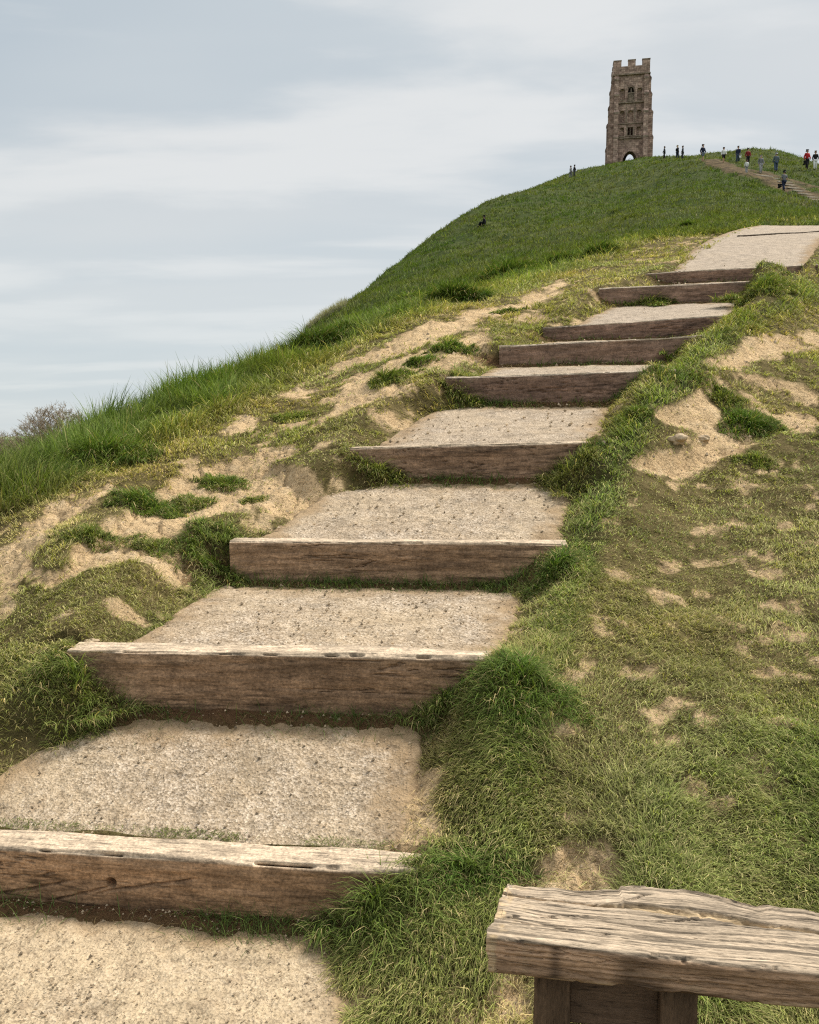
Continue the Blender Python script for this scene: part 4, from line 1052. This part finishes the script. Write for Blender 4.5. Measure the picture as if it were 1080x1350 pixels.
        for sg in (-1, 1):
            x0, x1 = (-half-.05, -half+.77) if sg < 0 else (half-.77, half+.05)
            for z, pr in ((V(968), 1.01), (V(705), .90), (V(515), .68), (V(345), .50)): m.box(x0, x1, -half-pr, -half-pr+.14, z-.28, z-.003)
        m.each('buttress_weathering', TD, root, r_)
    # parapet with merlons
    e = half+.18
    for i, r_ in enumerate((0, math.pi/2, math.pi, -math.pi/2)):
        m = MB(); l = e if i % 2 == 0 else e-.45
        m.box(-l, l, -e, -e+.45, par+.11, ptop); m.build('parapet', TW, root, r_); m = MB()
        for (a0, a1) in ((-l, -l+1.25), (-.6, .6), (l-1.25, l)): m.box(a0, a1, -e, -e+.45, ptop+.002, mtop-.12)
        m.each('merlon', TW, root, r_)
        m = MB()
        for (a0, a1) in ((-l-.04, -l+1.29), (-.64, .64), (l-1.29, l+.04)): m.box(a0, a1, -e-.06, -e+.51, mtop-.118, mtop)
        m.each('coping', TD, root, r_)
tower()
# ------------------------------------------------------------------ people
def pmat(name, c, rough=.9):
    m, nt, b = mat(name); tc = N(nt, 'TexCoord').outputs['Object']; n = noise(nt, tc, 9, 4)
    nt.links.new(mix(nt, .3, c, ramp(nt, n, [(.3, .6), (.7, 1.3)]), 'MULTIPLY'), b.inputs['Base Color']); b.inputs['Roughness'].default_value = rough; return m
CLR = dict(skin=(.45, .27, .19), navy=(.018, .024, .05), black=(.014, .014, .016), dgrey=(.05, .052, .06), grey=(.17, .175, .19), lgrey=(.28, .28, .29), white=(.72, .72, .72), red=(.42, .022, .025),
           maroon=(.20, .02, .025), denim=(.06, .085, .13), blue=(.04, .06, .10), tan=(.36, .28, .18), brown=(.07, .04, .025), slate=(.10, .125, .15))
PMAT = {k: pmat('cloth '+k if k != 'skin' else 'skin', v) for k, v in CLR.items()}
def skin(name, nodes, edges, root_i, material, parent, lv=1):
    """nodes: (x, y, z, rx, ry)"""
    me = bpy.data.meshes.new(name); bm = bmesh.new(); sl = bm.verts.layers.skin.verify()
    vs = []
    for i, nd in enumerate(nodes):
        v = bm.verts.new(nd[:3]); v[sl].radius = (nd[3], nd[4] if len(nd) > 4 else nd[3]); v[sl].use_root = (i == root_i); vs.append(v)
    for a, b_ in edges: bm.edges.new((vs[a], vs[b_]))
    bm.to_mesh(me); bm.free(); me.materials.append(material); o = bpy.data.objects.new(name, me); COL.objects.link(o); o.parent = parent
    s = o.modifiers.new('Skin', 'SKIN'); s.use_smooth_shade = True; u = o.modifiers.new('Sub', 'SUBSURF'); u.levels = lv; u.render_levels = lv
    return o
def person(u, vt, vb, y0, label, top, legs, hair='brown', face=0.0, stride=.25, arm=.3, shorts=False, child=False, bag=None, sleeve=True, sit=False, group='people on the hill', y1=200):
    p = hit(u, vb, y0, y1); hgt = (vb-vt)*p[1]/F*1.0; hgt = min(max(hgt, 1.0 if child else 1.55), 1.25 if child else 1.9)
    if sit: hgt = 1.35
    k = hgt/1.75
    root = empty('person', (p[0], p[1], p[2]-.02), face); tag(root, label, 'person', group); root.scale = (k, k, k)
    # pose: local +y is the way the person faces
    hz = .94 if not sit else .22
    def q(x, y, z): return (x, y, z)
    st = stride
    if sit:
        Lk, La = (.12, .38, .52), (.12, .50, .08); Rk, Ra = (-.12, .40, .48), (-.12, .56, .08)
    else:
        Lk, La = (.10, st*.55+.03, .50), (.11, st*.5, .08); Rk, Ra = (-.10, -st*.25+.03, .51), (-.11, -st*.9, .09)
    sh = hz+.50
    Le, Lh = (.235, -arm*.3-.02, sh-.27), (.225, -arm*.15+.06, sh-.51); Re, Rh = (-.235, arm*.3-.03, sh-.27), (-.22, arm*.6+.05, sh-.50)
    body = [(0, 0, hz, .135, .11), (0, .005, hz+.16, .13, .10), (0, .01, hz+.36, .155, .115), (0, 0, sh+.02, .07, .07), (0, .015, sh+.11, .05, .05), (0, .03, sh+.19, .082, .095), (0, .02, sh+.28, .086, .10), (0, .015, sh+.335, .045, .05),
            (.17, 0, sh, .055, .055), (*Le, .042, .042), (*Lh, .03, .03), (Lh[0]-.01, Lh[1]+.03, Lh[2]-.09, .035, .018), (Lh[0]-.01, Lh[1]+.05, Lh[2]-.16, .02, .012),
            (-.17, 0, sh, .055, .055), (*Re, .042, .042), (*Rh, .03, .03), (Rh[0]+.01, Rh[1]+.03, Rh[2]-.09, .035, .018), (Rh[0]+.01, Rh[1]+.05, Rh[2]-.16, .02, .012),
            (.09, .0, hz-.05, .085, .09), (*Lk, .058, .06), (*La, .04, .042), (La[0]+.02, La[1]+.13, .04, .04, .025),
            (-.09, .0, hz-.05, .085, .09), (*Rk, .058, .06), (*Ra, .04, .042), (Ra[0]-.02, Ra[1]+.13, .04, .04, .025)]
    ed = [(0,1),(1,2),(2,3),(3,4),(4,5),(5,6),(6,7),(3,8),(8,9),(9,10),(10,11),(11,12),(3,13),(13,14),(14,15),(15,16),(16,17),(0,18),(18,19),(19,20),(20,21),(0,22),(22,23),(23,24),(24,25)]
    skin('body', body, ed, 0, PMAT['skin'], root)
    g = lambda i, a: (*body[i][:3], body[i][3]+a, body[i][4]+a)
    tn = [(0, 0, hz-.06, .17, .135), g(1, .035), g(2, .04), g(3, .035), g(8, .035), g(9, .028), g(13, .035), g(14, .028)]; te = [(0,1),(1,2),(2,3),(3,4),(4,5),(3,6),(6,7)]
    if sleeve: tn += [g(10, .022), g(15, .022)]; te += [(5,8),(7,9)]
    skin('jacket' if sleeve else 'shirt', tn, te, 0, PMAT[top], root)
    ln = [g(0, .03), g(18, .04), g(19, .045), g(22, .04), g(23, .045)]; le = [(0,1),(1,2),(0,3),(3,4)]
    if not shorts: ln += [g(20, .045), g(24, .045)]; le += [(2,5),(4,6)]
    skin('shorts' if shorts else 'trousers', ln, le, 0, PMAT[legs], root)
    for a, nm in ((20, 'shoe'), (24, 'shoe')):
        A = body[a]; skin(nm, [(A[0], A[1]-.04, .045, .045, .045), (A[0], A[1]+.06, .04, .05, .035), (A[0], A[1]+.17, .03, .042, .028)], [(0,1),(1,2)], 0, PMAT['white' if legs in ('lgrey', 'white') else 'black'], root)
    skin('hair', [(0, -.035, sh+.20, .08, .07), (0, -.01, sh+.30, .10, .11), (0, .01, sh+.37, .06, .07)], [(0,1),(1,2)], 1, PMAT[hair], root)
    if bag:
        c, side = bag
        if side == 'back': skin('backpack', [(0, -.20, sh-.42, .13, .09), (0, -.22, sh-.2, .15, .10), (0, -.18, sh-.02, .11, .07)], [(0,1),(1,2)], 1, PMAT[c], root)
        else:
            sx = 1 if side == 'r' else -1; hd = Lh if sx > 0 else Rh
            o = skin('bag', [(hd[0]+.03*sx, hd[1], hd[2]-.22, .05, .10), (hd[0]+.04*sx, hd[1]+.01, hd[2]-.36, .10, .19), (hd[0]+.04*sx, hd[1], hd[2]-.46, .10, .19)], [(0,1),(1,2)], 1, PMAT[c], root)
            tag(o, None)
    return root
AW = 0.0; TO = math.pi
person(876, 194.5, 209, 100, 'person in dark clothes standing alone nearest the tower', 'dgrey', 'black', face=1.2, stride=.1)
person(893, 193.5, 209.5, 95, 'person in black with a tan sun hat, left of a pair by the tower', 'black', 'navy', 'tan', face=-1.0, stride=.12, bag=('black', 'back'))
person(900, 194, 209.8, 95, 'person in grey jacket and dark legs, right of a pair by the tower', 'dgrey', 'dgrey', face=1.4, stride=.1)
person(926.5, 192.5, 213.5, 80, 'person in navy top with bare legs at the head of the dirt path', 'navy', 'slate', face=TO+.3, stride=.35, shorts=True)
person(954, 196.5, 214.5, 80, 'person in white top and black shorts coming down the path', 'white', 'black', 'brown', face=TO, stride=.3, shorts=True)
person(973, 194.5, 214.5, 82, 'person all in navy with a pale shoulder bag on the grass mound', 'navy', 'blue', 'black', face=TO-.5, stride=.15, bag=('white', 'l'))
person(986, 197.5, 218, 80, 'person in dark red jacket behind the small child in white', 'maroon', 'black', 'black', face=TO, stride=.2)
person(984.3, 212, 228, 60, 'small child in a white top on the path', 'white', 'lgrey', 'brown', face=AW, stride=.15, child=True)
person(1003, 206.5, 228.5, 65, 'person in pale grey clothes and white shoes walking down', 'grey', 'lgrey', 'lgrey', face=TO, stride=.3)
person(1023, 203.5, 226, 65, 'person in slate grey top and jeans above the far steps', 'slate', 'denim', 'lgrey', face=AW, stride=.12)
person(1033.5, 227.5, 252.5, 55, 'walker in grey shirt and navy trousers carrying a dark bag up the far steps', 'grey', 'navy', 'black', face=AW+.2, stride=.3, bag=('black', 'l'), sleeve=False)
person(1063.7, 198, 223, 60, 'person in bright red jacket and black trousers at the far right', 'red', 'black', 'black', face=TO+.2, stride=.15, bag=('black', 'r'), y1=100)
person(1074.7, 201, 223.3, 60, 'person in black top and white trousers at the far right', 'black', 'white', 'brown', face=TO-.2, stride=.15, y1=100)
person(638.5, 289, 298, 55, 'lone person in black sitting on the green flank of the hill', 'black', 'black', 'black', face=1.2, sit=True)
person(757.5, 227, 233, 90, 'tiny dark figure on the skyline left of the tower', 'black', 'dgrey', 'black', face=1.0, stride=.2)
person(752.5, 229, 234.5, 90, 'tiny pale figure on the skyline beside the dark one', 'lgrey', 'grey', 'brown', face=-1.0, stride=.2)
# ------------------------------------------------------------------ light, sky, camera
sun = bpy.data.lights.new('sun', 'SUN'); sun.energy = 4.8; sun.angle = R(9); sun.color = (1, .94, .84); so = bpy.data.objects.new('sun', sun); COL.objects.link(so)
SEL, SAZ = 52, 62       # elevation, azimuth clockwise from straight ahead
d = Vector((math.sin(R(SAZ))*math.cos(R(SEL)), math.cos(R(SAZ))*math.cos(R(SEL)), math.sin(R(SEL))))
so.rotation_euler = d.to_track_quat('Z', 'Y').to_euler()
w = bpy.data.worlds.new("World"); scene.world = w; w.use_nodes = True; nt = w.node_tree; nt.nodes.clear()
out = nt.nodes.new('ShaderNodeOutputWorld'); bg = nt.nodes.new('ShaderNodeBackground'); nt.links.new(bg.outputs[0], out.inputs[0])
sky = N(nt, 'TexSky', sky_type='NISHITA'); sky.sun_disc = False; sky.sun_elevation = R(SEL); sky.sun_rotation = R(SAZ)
skyc = mix(nt, 1.0, sky.outputs[0], (.10, .10, .10), 'MULTIPLY')
tc = N(nt, 'TexCoord').outputs['Generated']; sp = N(nt, 'SeparateXYZ'); nt.links.new(tc, sp.inputs[0])
zc = math_(nt, 'MAXIMUM', sp.outputs[2], 0.0); den = math_(nt, 'ADD', zc, .12)
cx = math_(nt, 'DIVIDE', sp.outputs[0], den); cy = math_(nt, 'DIVIDE', sp.outputs[1], den)
cb = N(nt, 'CombineXYZ'); nt.links.new(cx, cb.inputs[0]); nt.links.new(cy, cb.inputs[1])
mp = N(nt, 'Mapping'); mp.inputs['Scale'].default_value = (.7, 1.9, 1); mp.inputs['Rotation'].default_value = (0, 0, R(-6)); mp.inputs['Location'].default_value = (3.1, .35, 0); nt.links.new(cb.outputs[0], mp.inputs[0])
n1 = noise(nt, mp.outputs[0], 1.0, 9, .52, .25); n2 = noise(nt, mp.outputs[0], .45, 4, .45, .2)
sh = ramp(nt, n2, [(.38, (.56, .63, .68)), (.50, (.645, .70, .73)), (.62, (.72, .75, .76))])
cl = mix(nt, ramp(nt, n1, [(.46, 0.), (.64, .95)], 'EASE'), sh, (.85, .86, .85))
low = ramp(nt, sp.outputs[2], [(0, 1.), (.30, 0.)]); cl = mix(nt, math_(nt, 'MULTIPLY', low, .75), cl, (.70, .765, .785))
# an overcast sky is brighter overhead
zen = ramp(nt, sp.outputs[2], [(.45, 1/1.7), (1., 1.)]); zz_ = mix(nt, 1.0, zen, (1.6, 1.6, 1.6), 'MULTIPLY')
cl = mix(nt, 1.0, cl, zz_, 'MULTIPLY')
col = mix(nt, .90, skyc, cl); nt.links.new(col, bg.inputs[0]); bg.inputs[1].default_value = .93
cam = bpy.data.cameras.new('camera'); co = bpy.data.objects.new('camera', cam); COL.objects.link(co); scene.camera = co
cam.sensor_fit = 'HORIZONTAL'; cam.sensor_width = 36; cam.lens = 36; cam.clip_start = .05; cam.clip_end = 40000
co.rotation_euler = (math.pi/2-PITCH, 0, 0)
scene.render.engine = 'CYCLES'; scene.view_settings.view_transform = 'Standard'; scene.view_settings.look = 'None'; scene.view_settings.exposure = 0.16; scene.view_settings.gamma = 1
scene.cycles.max_bounces = 5; scene.cycles.transparent_max_bounces = 4; scene.cycles.use_denoising = False; scene.cycles.filter_width = 1.2; scene.cycles.sample_clamp_indirect = 4
